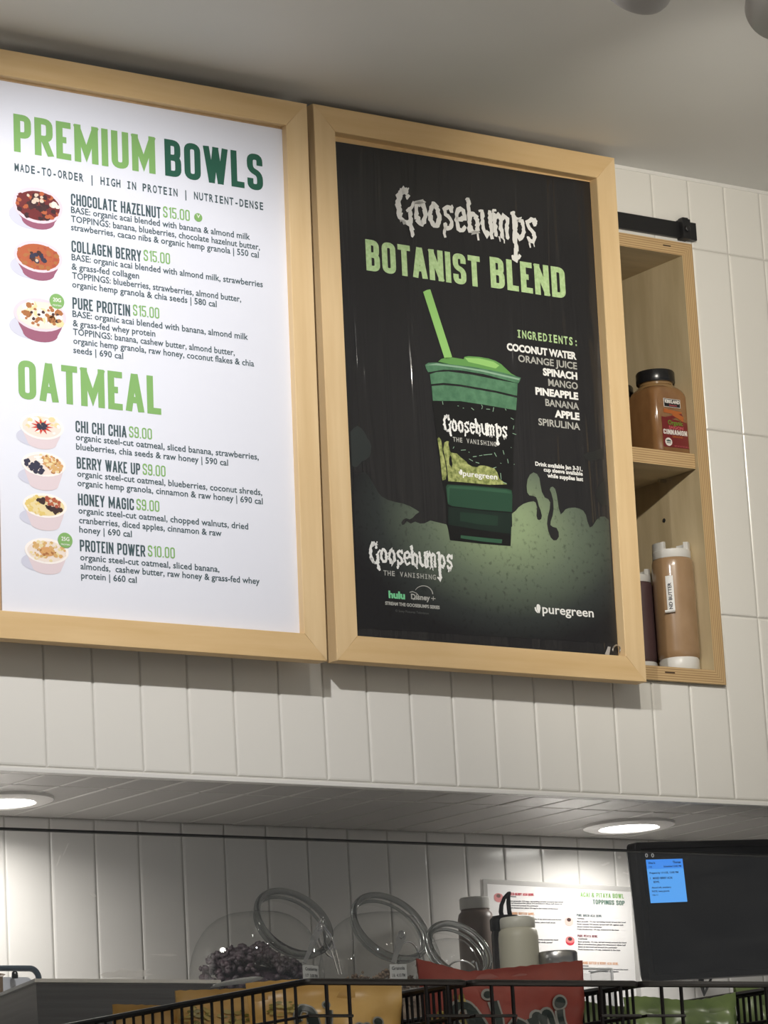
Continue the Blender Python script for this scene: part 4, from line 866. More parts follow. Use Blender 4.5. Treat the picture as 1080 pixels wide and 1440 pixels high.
M_crumb = noisy('granola_crumb', (0.12, 0.07, 0.04, 1), (0.30, 0.22, 0.15, 1), (80, 80, 80), 1.0, 5, 0.7, bump=.002)
lump('dried_berries', 'heap of dark purple dried berries inside the glass jar', 'dried berries', b1, .088, .135, M_berry, 3, n=1100, tilt=.10)
lump('granola_crumbs', 'thin layer of brown crumbs in the bottom of the second glass jar', 'granola', b2, .083, .104, M_crumb, 4, r0=.0022, r1=.0045, n=700)
# scoops standing in the jars: flat handle with an eye
def scoop(label, tp, bp, y, wpx, dark, yb=None):
    a = on_y(*tp, y); b = on_y(*bp, yb or y); t = thing('scoop', label, 'scoop', b, group='scoops in the glass jars')
    d = (a - b); L = d.length; d.normalize(); s = d.cross(cam_dir(0, 0, -1)).normalized(); nrm = s.cross(d)
    w = wpx / 925 / 2; mb = MB()
    def P(u, v, h): return d * (u * L) + s * v + nrm * h
    prof = [(0, .55), (.3, .7), (.6, .95), (.8, 1.15), (.9, 1.1), (.97, .8), (1.0, .35)]
    V = []; F = []
    for u, k in prof: V += [P(u, -w * k, .0007), P(u, w * k, .0007), P(u, w * k, -.0007), P(u, -w * k, -.0007)]
    rings = [V[4*i:4*i+4] for i in range(len(prof))]; mb.loft(rings); mb.build('handle', dark, t)
    mb = MB(); c = d * (L * .88); mb.tube([c + (d * math.cos(q) * 1.7 + s * math.sin(q)) * w * .62 + nrm * .0010 for q in [2*PI*i/18 for i in range(18)]], .0008, 6, closed=True); mb.build('handle_eye', M_chrome, t, True)
M_tool = mat('dull_metal', (0.09, 0.088, 0.085, 1), 0.45, 0.6)
scoop('dark flat-handled scoop leaning in the berry jar', (452, 1298), (428, 1354), 0.15, 9, M_tool)
scoop('dark scoop with a round eye leaning in the crumb jar', (567, 1309), (553, 1354), 0.15, 11, M_tool)
# paper stickers low on the jars
for (jar, base, px, w, h, txt) in ((j1, b1, (430, 1369), 38, 20, ('Cranberries', '1/7  5:00 PM')), (j2, b2, (558, 1368), 26, 22, ('Granola', '1/6  4:10 PM'))):
    c = on_y(px[0], px[1], base.y - .100 * .85) - base; mb = MB(); w2 = w / 925 / 2; h2 = h / 925 / 2
    R_ = .1008; a0 = math.atan2(c.y, c.x); cols = 7; V = []
    for k in range(cols): a = a0 + (k / (cols - 1) - .5) * 2 * w2 / .085 * .8; V += [(R_ * math.cos(a), R_ * math.sin(a), c.z - h2), (R_ * math.cos(a), R_ * math.sin(a), c.z + h2)]
    mb.add(V, [(2*k, 2*k+2, 2*k+3, 2*k+1) for k in range(cols - 1)], 0)
    for i, s in enumerate(txt):
        V2, F2 = glyphs(s, .02); x0 = min(v[0] for v in V2); x1 = max(v[0] for v in V2)
        mb.add([((R_ + .0004) * math.cos(a0 + ((v[0] - x0) / (x1 - x0) - .5) * 1.5 * w2 / .085 * .8), (R_ + .0004) * math.sin(a0 + ((v[0] - x0) / (x1 - x0) - .5) * 1.5 * w2 / .085 * .8), c.z + h2 * (.30 - .9 * i) + v[1] * h2 * .6) for v in V2], F2, 1)
    mb.build('date_sticker', [mat('sticker_grey', (.42, .42, .40, 1), .5), mat('sticker_pen', (.05, .05, .05, 1), .6)], jar)

# bottle with white cap, cream tub, black spouted dispenser, steel lidded jar
def can(label, name, cat, px, y, parts, top_px):
    p = on_y(px, top_px, y); H = p.z - SHELF; t = thing(name, label, cat, (p.x, y, SHELF + .0005)); return t, H
t, H = can('brown sauce bottle with a wide white screw cap near the back wall', 'sauce_bottle', 'bottle', 667, .318, 0, 1263)
mb = MB(); mb.lathe([(.0255, 0), (.0285, .003), (.0290, .02), (.0285, H - .034), (.0265, H - .0255), (.0225, H - .0215), (.0225, H - .018)], 40); mb.build('bottle', noisy('brown_sauce', (.17, .125, .10, 1), (.21, .16, .13, 1), (20, 20, 20), rough=.4), t, True)
mb = MB(); mb.lathe([(.0238, H - .0185), (.0242, H - .017), (.0242, H - .002), (.0225, H)], 40); mb.build('cap', M_wcap, t, True)
t, H = can('squat cream tub with a pale screw lid in front of the printed sheet', 'storage_tub', 'tub', 727, .16, 0, 1290)
mb = MB(); mb.lathe([(.028, 0), (.0305, .004), (.0310, H - .032), (.0295, H - .022), (.0265, H - .019), (.0265, H - .016)], 40); mb.build('tub', mat('cream_plastic', (.50, .475, .37, 1), .45), t, True)
mb = MB(); mb.lathe([(.0265, H - .0175), (.0272, H - .0165), (.0272, H - .0035), (.0255, H - .001), (.015, H)], 40); mb.build('lid', mat('pale_lid', (.60, .585, .50, 1), .4), t, True)
t, H = can('black-topped pump dispenser behind the cream tub, its curved lever raised', 'dispenser', 'dispenser', 708, .235, 0, 1255)
z0 = H - .0385
mb = MB(); mb.lathe([(.022, 0), (.0235, .003), (.0235, z0 - .028), (.021, z0 - .02)], 32); mb.build('bottle', mat('dark_syrup', (.03, .025, .025, 1), .2), t, True)
mb = MB(); mb.lathe([(.0235, z0 - .022), (.0245, z0 - .020), (.0245, z0 - .004), (.0200, z0 + .001), (.008, z0 + .002)], 32); mb.build('cap', M_cap, t, True)
mb = MB(); lv = [Vector((0, 0, z0 + .001)) + cam_dir(*px2(a, b)) for a, b in ((-4, 2), (-6, -6), (-5, -16), (-1, -26), (5, -33), (8, -35))]; mb.tube(lv, [.004, .0038, .0034, .0032, .0028, .0012], 10)
lv2 = [Vector((0, 0, z0 + .001)) + cam_dir(*px2(a, b)) for a, b in ((8, 2), (6, -8), (5, -18), (5, -28), (8, -35))]; mb.tube(lv2, [.004, .0036, .0036, .0032, .0012], 10); mb.build('lever', M_cap, t, True)
t, H = can('glass jar with a brushed steel lid in front of the printed sheet', 'lidded_jar', 'jar', 783, .13, 0, 1339)
mb = MB(); mb.lathe([(.030, 0), (.0325, .004), (.0325, H - .026), (.0295, H - .018), (.0295, H - .014)], 40); mb.build('body', M_rim, t, True)
mb = MB(); mb.lathe([(.0308, H - .0195), (.0315, H - .0185), (.0315, H - .003), (.0295, H)], 40); mb.build('lid', noisy('lid_steel', (.42, .41, .40, 1), (.56, .55, .54, 1), (60, 60, 4), 1.0, 3, .3, metal=1.0), t, True)

# acrylic holder and its ring
p = on_y(790, 1362, .05); q = on_y(862, 1362, .05); zt = p.z
t = thing('acrylic_holder', 'clear acrylic holder with a bright top edge beside the steel-lidded jar', 'holder', (p.x, .05, SHELF + .0005)); H = zt - SHELF
wd = q.x - p.x; dp = .052
for lo, hi in (((-.04, 0, 0), (wd, .003, H)), ((wd - .003, .0032, 0), (wd, dp, H)), ((-.04, dp - .003, 0), (wd - .0032, dp, H - .002)), ((-.04, .0032, 0), (-.037, dp - .0032, H - .002))):
    mb = MB(); mb.box(lo, hi); mb.build('pane', M_acrylic, t)
mb = MB(); mb.tube([(-.04, .0015, H), (wd - .0015, .0015, H), (wd - .0015, dp, H)], .0018, 8); mb.tube([(wd - .0015, .0015, H - .002), (wd - .0015, .0015, .01)], .0022, 8); mb.build('edge_glint', mat('edge_glint_white', (.95, .96, .97, 1), .2, 0, .8), t, True)  # opaque white tubes paint the glint along the clear acrylic edges
mb = MB(); cc = Vector((.018, -.006, H - .034)); mb.tube([cc + Vector((.010 * math.cos(a), .002, .014 * math.sin(a))) for a in [2*PI*k/24 for k in range(24)]], .0032, 10, closed=True); mb.build('ring_handle', M_chrome, t, True)

# printed sheet on the wall
def sheet_pt(u, v):   # u right, v down in sheet pixels, laid on the wall plane
    return None
SY = BACK - .0045
a = on_y(685, 1243, SY); b = on_y(887, 1254, SY); c = on_y(902, 1400, SY)
ux_ = (b - a); Wd = ux_.length; ux_.normalize(); vz_ = Vector((-ux_.z, 0, ux_.x)); Ht = .30
rot = math.atan2(ux_.z, ux_.x)
t = thing('wall_sheet', 'laminated white topping sheet with green title taped to the tiled wall', 'printed sheet', a, (0, -rot, 0))
Ht = .190
mb = MB(); mb.box((0, 0, -Ht), (Wd, .0006, 0)); sh = mb.build('paper', mat('sheet_paper', (.80, .79, .785, 1), .45), t)
mb = MB()
for lo, hi in (((-.008, -.0003, .0), (Wd + .010, .0007, .008)), ((-.008, -.0003, -Ht - .008), (Wd + .010, .0007, -Ht)), ((-.008, -.0003, -Ht), (0, .0007, 0)), ((Wd, -.0003, -Ht), (Wd + .010, .0007, 0))): mb.box(lo, hi)
mb.build('laminate_border', mat('laminate', (.70, .69, .67, 1), .15, Alpha=.55), t)
inv = Matrix.Rotation(rot, 3, 'Y')
def sl(px, py): q = inv @ (on_y(px, py, SY) - a); return q.x, q.z
mb = MB()
def sline(s, pl, pr, h, mi, kind=0, bd=.02):
    A = sl(*pl); B = sl(*pr); z = h / 985; place(mb, block(s, .16) if kind else glyphs(s, bd, 2), A[0], B[0], A[1], z, -.0003, mi, 1 if kind else None, z1=B[1])
sc5 = lambda x, y: (670 + x / 4.696, 1230 + y / 4.696)
sline('ACAI & PITAYA BOWL', sc5(686, 147), sc5(973, 158), 7.6, 0, 1); sline('TOPPINGS SOP', sc5(768, 195), sc5(978, 203), 7.6, 1, 1)
sline('PURE GREEN ACAI BOWL', sc5(661, 275), sc5(828, 281), 3.9, 2, 1); sline('PURE PITAYA BOWL', sc5(668, 412), sc5(800, 416), 3.9, 3, 1)
sline('MIXED BERRY ACAI BOWL', sc5(207, 136), sc5(380, 141), 4.2, 4, 1); sline('ALMOND BUTTER & BERRY ACAI BOWL', sc5(680, 590), sc5(937, 597), 4.2, 5, 1); sline('ALMOND BUTTER BOWL', sc5(212, 262), sc5(382, 268), 4.0, 5, 1)
for s, x0, y0, x1 in (('TOPPINGS', 208, 148, 262), ('Base granola: 1/2 cup, spreading evenly around the bowl', 210, 177, 572), ('Sliced strawberries: place 5-6 strawberry slices half down to', 210, 190, 566), ('the bowl and around the perimeter', 210, 206, 410), ('Fresh blueberries: place 1/4 cup in the center of the bowl', 210, 222, 538),
        ('granola: 1/2 cup, spread evenly around the bowl', 366, 297, 560), ('bananas, place half circle', 366, 318, 522), ('evenly around the bowl', 402, 432, 540), ('half circle, spread', 402, 450, 500), ('TOPPINGS', 664, 294, 712), ('Base granola: 1/2 cup, spreading evenly around the bowl', 664, 312, 985), ('Fresh banana: 4-5 pieces, spread half OF, against each', 664, 330, 970), ('placed around the perimeter', 664, 347, 830), ('Fresh blueberries: 1/4 cup, scattered in the base', 664, 364, 940),
        ('TOPPINGS', 670, 428, 732), ('Base granola: 1/2 cup, spread evenly around the bowl', 670, 446, 990), ('Sliced strawberries: place 5-6 strawberry slices half', 670, 463, 986), ('down in the bowl and around the perimeter', 670, 480, 930), ('Fresh blueberries: 1/4 cup, scattered in the base', 670, 497, 950), ('TOPPINGS', 682, 606, 740), ('Base granola: 1/2 cup, spread evenly around the bowl', 690, 624, 1000), ('peanut butter drizzle', 740, 640, 940), ('hemp granola: 1/4 cup', 724, 762, 760)):
    sline(s, sc5(x0, y0), sc5(x1, y0 + (x1 - x0) * .022), 1.9, 6, 0, .05)
for (x, y, c1, c2) in ((145, 145, 7, 8), (610, 303, 9, 10), (617, 430, 4, 10)):
    A = sl(*sc5(x, y)); disc(mb, A[0], A[1] - .003, .0092, .0062, -.0003, c1); disc(mb, A[0], A[1], .0092, .0055, -.0004, c1 if c1 != 4 else 7); disc(mb, A[0], A[1] + .0012, .0044, .003, -.0005, c2)
mb.build('printed_text', [INK['lime'], INK['pine'], INK['grey'], mat('ink_plum', srgb(120, 40, 60), .5), mat('ink_red', srgb(200, 50, 70), .5), mat('ink_peach', srgb(214, 160, 120), .5), mat('ink_soft', srgb(90, 90, 95), .5), mat('ink_rose', srgb(214, 130, 130), .5), mat('ink_brown', srgb(110, 70, 60), .5), mat('ink_blush', srgb(222, 190, 182), .5), mat('ink_dark', srgb(70, 50, 50), .5)], sh)

# ------------------------------------------------------------------ monitor
MY = .05; P0 = on_y(914, 1381, MY); aa, rr = math.radians(4.5), math.radians(-3.25)
u = Vector((math.cos(aa), math.sin(aa), 0)); uu = u * math.cos(rr) - Vector((0, 0, 1)) * math.sin(rr); vv = u * math.sin(rr) + Vector((0, 0, 1)) * math.cos(rr); nn = uu.cross(vv)
t = thing('monitor', 'black order monitor with a bright blue ticket in its corner', 'monitor'); t.matrix_world = Matrix(((uu.x, -nn.x, vv.x, P0.x), (uu.y, -nn.y, vv.y, P0.y), (uu.z, -nn.z, vv.z, P0.z), (0, 0, 0, 1)))
MW, MH = .375, .2165
mb = MB(); rings = []
def rrect(x0, x1, z0, z1, r, y, n=6):
    pts = []
    for (cx, cz, a0) in ((x1 - r, z1 - r, 0), (x0 + r, z1 - r, 90), (x0 + r, z0 + r, 180), (x1 - r, z0 + r, 270)):
        for k in range(n): q = math.radians(a0 + 90 * k / (n - 1)); pts.append((cx + r * math.cos(q), y, cz + r * math.sin(q)))
    return pts
mb.loft([rrect(.012, MW - .012, .010, MH - .010, .004, .0022), rrect(.012, MW - .012, .010, MH - .010, .004, 0), rrect(.001, MW - .001, .001, MH - .001, .007, 0), rrect(0, MW, 0, MH, .008, .0015), rrect(0, MW, 0, MH, .008, .018), rrect(.006, MW - .006, .006, MH - .006, .008, .026)])
mb.build('bezel', mat('monitor_black', (.011, .011, .012, 1), .35), t, True, 35)
mb = MB(); mb.add([(.012, .0021, .010), (MW - .012, .0021, .010), (MW - .012, .0021, MH - .010), (.012, .0021, MH - .010)], [(0, 1, 2, 3)])
scr = mb.build('screen', noisy('screen_black', (.006, .006, .007, 1), (.021, .021, .022, 1), (5, 1, 46), 1.0, 5, .26, lo=.42, hi=.75), t)
mt = t.matrix_world.inverted()
def ml(px, py): q = mt @ on_pl(px, py, P0 + (-nn) * .0021, nn); return q.x, q.z
A, B = ml(908, 1209), ml(966.5, 1268)
x0, x1, z1, z0 = A[0], B[0], A[1], B[1]
M_tick = mat('ticket_blue', (.02, .05, .1, 1), .4, Emission_Color=srgb(92, 172, 255), Emission_Strength=.95); M_tk2 = mat('ticket_head', (.02, .05, .1, 1), .4, Emission_Color=srgb(66, 146, 248), Emission_Strength=.95); M_tki = mat('ticket_ink', (.01, .03, .10, 1), .5)
mb = MB(); h = z1 - z0; w = x1 - x0
mb.add([(x0, .0019, z0), (x1, .0019, z0), (x1, .0019, z1 - h * .22), (x0, .0019, z1 - h * .22)], [(0, 1, 2, 3)], 0); mb.add([(x0, .0019, z1 - h * .22), (x1, .0019, z1 - h * .22), (x1, .0019, z1), (x0, .0019, z1)], [(0, 1, 2, 3)], 1)
for s, u0, u1, v, hh in (('Dine In', .06, .24, .90, .045), ('Thomas', .72, .94, .90, .05), ('11:52', .06, .14, .815, .03), ('Scheduled 12:05 PM', .46, .94, .815, .035), ('Prepare by 1/11/25, 12:05 PM', .06, .84, .67, .04), ('1   MIXED BERRY ACAI', .06, .66, .545, .045), ('BOWL', .14, .30, .46, .045), ('Almond milk, strawberry', .07, .60, .335, .035), ('PASTE, hemp granola', .07, .54, .25, .035), ('Olo 11', .07, .22, .165, .035)):
    place(mb, glyphs(s, .03), x0 + w * u0, x0 + w * u1, z0 + h * v, h * hh, .0017, 2)
mb.build('order_ticket', [M_tick, M_tk2, M_tki], scr)
for k in range(2):
    A = ml(909 + k * 8.5, 1203); mb = MB(); mb.tube([(A[0] + .0022 * math.cos(q), .0018, A[1] + .0026 * math.sin(q)) for q in [2*PI*i/12 for i in range(12)]], .0007, 6, closed=True); mb.build('status_icon', mat('icon_grey', (.2, .2, .2, 1), .5, Emission_Color=(.6, .6, .6, 1), Emission_Strength=.3), scr)
mb = MB(); mb.box((.27, .0255, .08), (.33, .036, .14), bev=.003); mb.tube([(.30, .034, .11), (.31, .15, .10), (.32, .315, .11)], .012, 10); mb.build('wall_arm', M_black, t, True)
t = thing('monitor_cable', 'black V-shaped cable hanging under the monitor', 'cable', on_y(985, 1365, .07))
o = t.location; mb = MB(); mb.tube([on_y(985, 1362, .068) - o, on_y(986, 1380, .07) - o, on_y(988, 1390, .07) - o, on_y(990, 1399, .07) - o, on_y(994, 1390, .07) - o, on_y(1001, 1374, .075) - o, on_y(1004, 1366, .08) - o], [.0052, .0046, .003, .0024, .0022, .002, .002], 10); mb.build('cord', M_black, t, True)

# ------------------------------------------------------------------ steel pan, blue-rimmed tray, loose film
PY = -.80
p = on_y(49, 1376, PY); q = on_y(300, 1381, PY); zt = p.z; CT = 1.10
t = thing('steel_pan', 'large dull steel pan with a folded rim in front of the blue-rimmed tray', 'steel pan', (p.x, PY, CT)); H = zt - CT; wd = q.x - p.x + .01
e = on_z(0, 1396, zt); dv = Vector((e.x - p.x, e.y - PY, 0)); dv.normalize(); dp = .30
pts = [Vector((0, 0, 0)), Vector((wd, 0, 0)), Vector((wd, 0, 0)) + dv * dp, dv * dp]
def shrink(k, z): c = sum(pts, Vector()) / 4; return [tuple(c + (v - c) * k + Vector((0, 0, z))) for v in pts]
mb = MB(); mb.loft([shrink(.90, 0), shrink(.985, H - .006), shrink(.985, H - .001)], cap1=False); mb.loft([shrink(.96, H - .001), shrink(.88, .004)], cap0=False); mb.build('pan_body', M_steel, t)
mb = MB(); mb.loft([shrink(.965, H), shrink(1.0, H), shrink(1.006, H - .004), shrink(.985, H - .0055)], cap0=False, cap1=False); mb.build('rolled_rim', M_steel_rim, t)
p = on_y(20, 1362, .02); t = thing('serving_tray', 'white tray with a dark blue rim, behind the steel pan', 'tray', (p.x, .02, SHELF + .0005)); H = p.z - SHELF
x1 = on_y(58, 1368, .02).x - p.x
mb = MB(); mb.loft([rrect(-.25, x1 - .012, 0, H - .012, .012, .004), rrect(-.25, x1 - .012, 0, H - .012, .012, 0)]); mb.build('tray_panel', mat('tray_white', (.55, .57, .62, 1), .4), t)
mb = MB(); rim = rrect(-.25, x1 - .003, -.0 + .004, H, .014, .002, 8); mb.tube(rim, .0042, 10, closed=True); mb.build('rim', mat('slate_blue', (.045, .065, .085, 1), .3), t, True)
mb = MB(); c = on_y(21, 1376, .01) - t.location; mb.lathe([(.004, 0), (.0045, .002), (.004, .008), (.002, .010)], 14, 0, Matrix.Translation(c)); mb.build('foot', M_cap, t, True)
p = on_y(-2, 1368, -.02); t = thing('paper_packet', 'small brown-tipped packet in front of the blue-rimmed tray', 'packet', p + Vector((0, 0, -.055)))
t.location.z = SHELF + .0005; hh = p.z - SHELF
mb = MB(); mb.loft([[(-.03, 0, 0), (.006, 0, 0), (.006, .01, 0), (-.03, .01, 0)], [(-.03, -.004, hh - .006), (.004, -.004, hh - .006), (.004, .013, hh - .006), (-.03, .013, hh - .006)], [(-.03, .002, hh + .004), (.012, .002, hh - .002), (.012, .006, hh - .002), (-.03, .006, hh + .004)]]); mb.build('packet', mat('packet_brown', (.16, .11, .07, 1), .5), t)
PYf = -.83
t = thing('plastic_film', 'crumpled strip of clear film lying over the end of the steel pan', 'plastic film', on_y(335, 1381, PYf))
o = Vector(t.location); up = [(300, 1384.5), (318, 1379), (336, 1375.5), (352, 1373.5), (360, 1373), (366, 1376)]; dn = [(297, 1388), (318, 1385), (340, 1382.5), (355, 1380.5), (363, 1378), (367, 1377)]
rings = []
for k in range(6):
    A = on_y(*up[k], PYf) - o; B = on_y(*dn[k], PYf - .01) - o; m_ = (A + B) / 2 + Vector((0, -.006, .001)); rings.append([A, m_, B, B + Vector((0, .0015, -.0008)), m_ + Vector((0, .0015, -.0008)), A + Vector((0, .0015, -.0008))])
mb = MB(); mb.loft(rings); mb.build('film', mat('film_plastic', (.85, .87, .88, 1), .15, spec=.8), t, True, 60)

# ------------------------------------------------------------------ sneeze guard
GY = -1.19; gz = (on_y(0, 1162.5, GY).z + on_y(1080, 1203, GY).z) / 2
t = thing('sneeze_guard', 'clear glass screen in front of the jars, its dark top edge below the soffit', 'glass screen', (-.85, GY, CT))
mb = MB(); mb.box((-1.5, 0, .012), (1.5, .006, gz - CT - .0015)); mb.build('glass_pane', M_pane, t)
M_smear = bpy.data.materials.new('dried_smear'); M_smear.use_nodes = True; M_smear.node_tree.nodes.clear()
_a = nd(M_smear, 'ShaderNodeBsdfTransparent'); _b = nd(M_smear, 'ShaderNodeBsdfTranslucent'); _b.inputs[0].default_value = (.9, .89, .87, 1); _c = nd(M_smear, 'ShaderNodeBsdfDiffuse'); _c.inputs[0].default_value = (.9, .89, .87, 1)
_d = nd(M_smear, 'ShaderNodeAddShader'); _e = nd(M_smear, 'ShaderNodeMixShader'); _e.inputs[0].default_value = .42; _f = nd(M_smear, 'ShaderNodeOutputMaterial')
lk(M_smear, _b.outputs[0], _d.inputs[0]); lk(M_smear, _c.outputs[0], _d.inputs[1]); lk(M_smear, _a.outputs[0], _e.inputs[1]); lk(M_smear, _d.outputs[0], _e.inputs[2]); lk(M_smear, _e.outputs[0], _f.inputs[0])
for L in ([(79, 1218), (81, 1217), (86, 1203), (84, 1202)], [(88, 1203), (90, 1202), (97, 1186), (95.5, 1185.5)], [(126, 1257), (131, 1255), (136, 1260), (133, 1262)], [(140, 1371), (150, 1366), (160, 1368), (172, 1361), (181, 1364), (190, 1366), (212, 1362), (205, 1368), (216, 1370), (200, 1374), (150, 1375)], [(208, 1342), (240, 1341), (250, 1343), (240, 1345)], [(868, 1205), (872, 1203), (874, 1206), (870, 1208)], [(845, 1216), (856, 1212), (858, 1214), (848, 1218)], [(877, 1226), (884, 1228), (883, 1230), (876, 1228)]):
    mb = MB(); q_ = [on_y(*p_, GY - .0004) - t.location for p_ in L]; mb.add(q_, [tuple(range(len(q_)))]); o_ = mb.build('smear', M_smear, t); o_['label'] = 'dried white smear on the glass'
mb = MB(); mb.box((-1.5, -.0006, gz - CT - .0016), (1.5, .0066, gz - CT + .0004)); mb.build('top_edge', mat('dark_glass_edge', (.012, .013, .014, 1), .3), t)
mb = MB(); mb.box((-1.5, -.008, 0), (1.5, .014, .014), bev=.002); mb.build('base_channel', M_steel, t)
t = thing('front_counter', 'front counter that carries the baskets of snack bags', 'counter', (0, 0, 0))
mb = MB(); mb.box((-2.8, -1.85, CT - .04), (1.2, -.42, CT), bev=.003); mb.build('worktop', mat('counter_top', (.30, .29, .28, 1), .35), t)
mb = MB(); mb.box((-2.75, -1.80, 0), (1.15, -.47, CT - .041)); mb.build('cabinet_body', mat('counter_body', (.25, .17, .09, 1), .6), t)

# ================================================================== BASKETS AND SNACK BAGS
BFY = -1.70; RIM = 1.2645; BOT = CT + .002
def basket(label, x0, x1, depth=.455, dz=0.0):
    t = thing('wire_basket', label, 'basket', (x0, BFY, BOT), group='black wire baskets on the front counter'); W_ = x1 - x0; H = RIM + dz - BOT; D = depth; r = .0014
    tb = lambda nm, pts, rr, closed=False: (lambda mb: (mb.tube(pts, rr, 8, closed=closed), mb.build(nm, M_wire, t, True))[1])(MB())
    c = .006
    def loop(z, i=0): 
        P = []
        for (cx, cy, a0) in ((W_ - c - i, D - c - i, 0), (c + i, D - c - i, 90), (c + i, c + i, 180), (W_ - c - i, c + i, 270)):
            for k in range(4): a = math.radians(a0 + 30 * k); P.append((cx + c * math.cos(a), cy + c * math.sin(a), z))
        return P
    tb('rim', loop(H), .0029, True); tb('base_wire', loop(.002), .002, True)
    zl = H - .0285
    # side, back and bottom mesh wires: each wire a part
    n = int(D / .0158)
    for k in range(1, n):
        y = D * k / n
        for x in (0.0, W_): tb('side_wire', [(x, y, H), (x, y, .002)], r)
    tb('rail_wire', [(.001, .0, zl), (.001, D, zl)], r); tb('rail_wire', [(W_ - .001, .0, zl), (W_ - .001, D, zl)], r)
    m = int(W_ / .021)
    for k in range(1, m): tb('back_wire', [(W_ * k / m, D, H), (W_ * k / m, D, .002)], r)
    for k in range(1, 7): tb('floor_wire', [(0.002, D * k / 7, .002), (W_ - .002, D * k / 7, .002)], r)
    # front: two pairs of uprights framing the open middle
    for x in (.0205, .0435): 
        for xx in (x, W_ - x): tb('front_wire', [(xx, 0, H), (xx, 0, .002)], .0017)
    tb('front_rail', [(.0, -.001, zl), (.0455, -.001, zl)], r); tb('front_rail', [(W_ - .0455, -.001, zl), (W_, -.001, zl)], r)
    for k in (1, 2): tb('front_rail', [(0, -.001, zl - .04 * k), (W_, -.001, zl - .04 * k)], r)
    return t
XB = [on_y(430, 1380, BFY).x, on_y(664, 1383.5, BFY).x, on_y(905, 1387, BFY).x]
basket('black wire basket holding the gold snack bags', XB[0], XB[1] - .0065); basket('black wire basket holding the red snack bag', XB[1], XB[2] - .0065)
basket('black wire basket holding the first green bags beyond the red bag', XB[2], XB[2] + .189); basket('black wire basket farthest from the gold bags, with a pale sloping side rim', XB[2] + .196, XB[2] + .39)

def scr_curve(pts, w, jit=0): return ribbon(pts, w)
def smooth(pts, n=5):
    out = []; P = [Vector(p) for p in pts]
    for i in range(len(P) - 1):
        a = P[max(0, i-1)]; b = P[i]; c = P[i+1]; d = P[min(len(P)-1, i+2)]
        for k in range(n): t_ = k / n; out.append(.5 * ((2*b) + (c - a) * t_ + (2*a - 5*b + 4*c - d) * t_**2 + (3*b - a - 3*c + d) * t_**3))
    out.append(P[-1]); return [(p.x, p.y) for p in out]
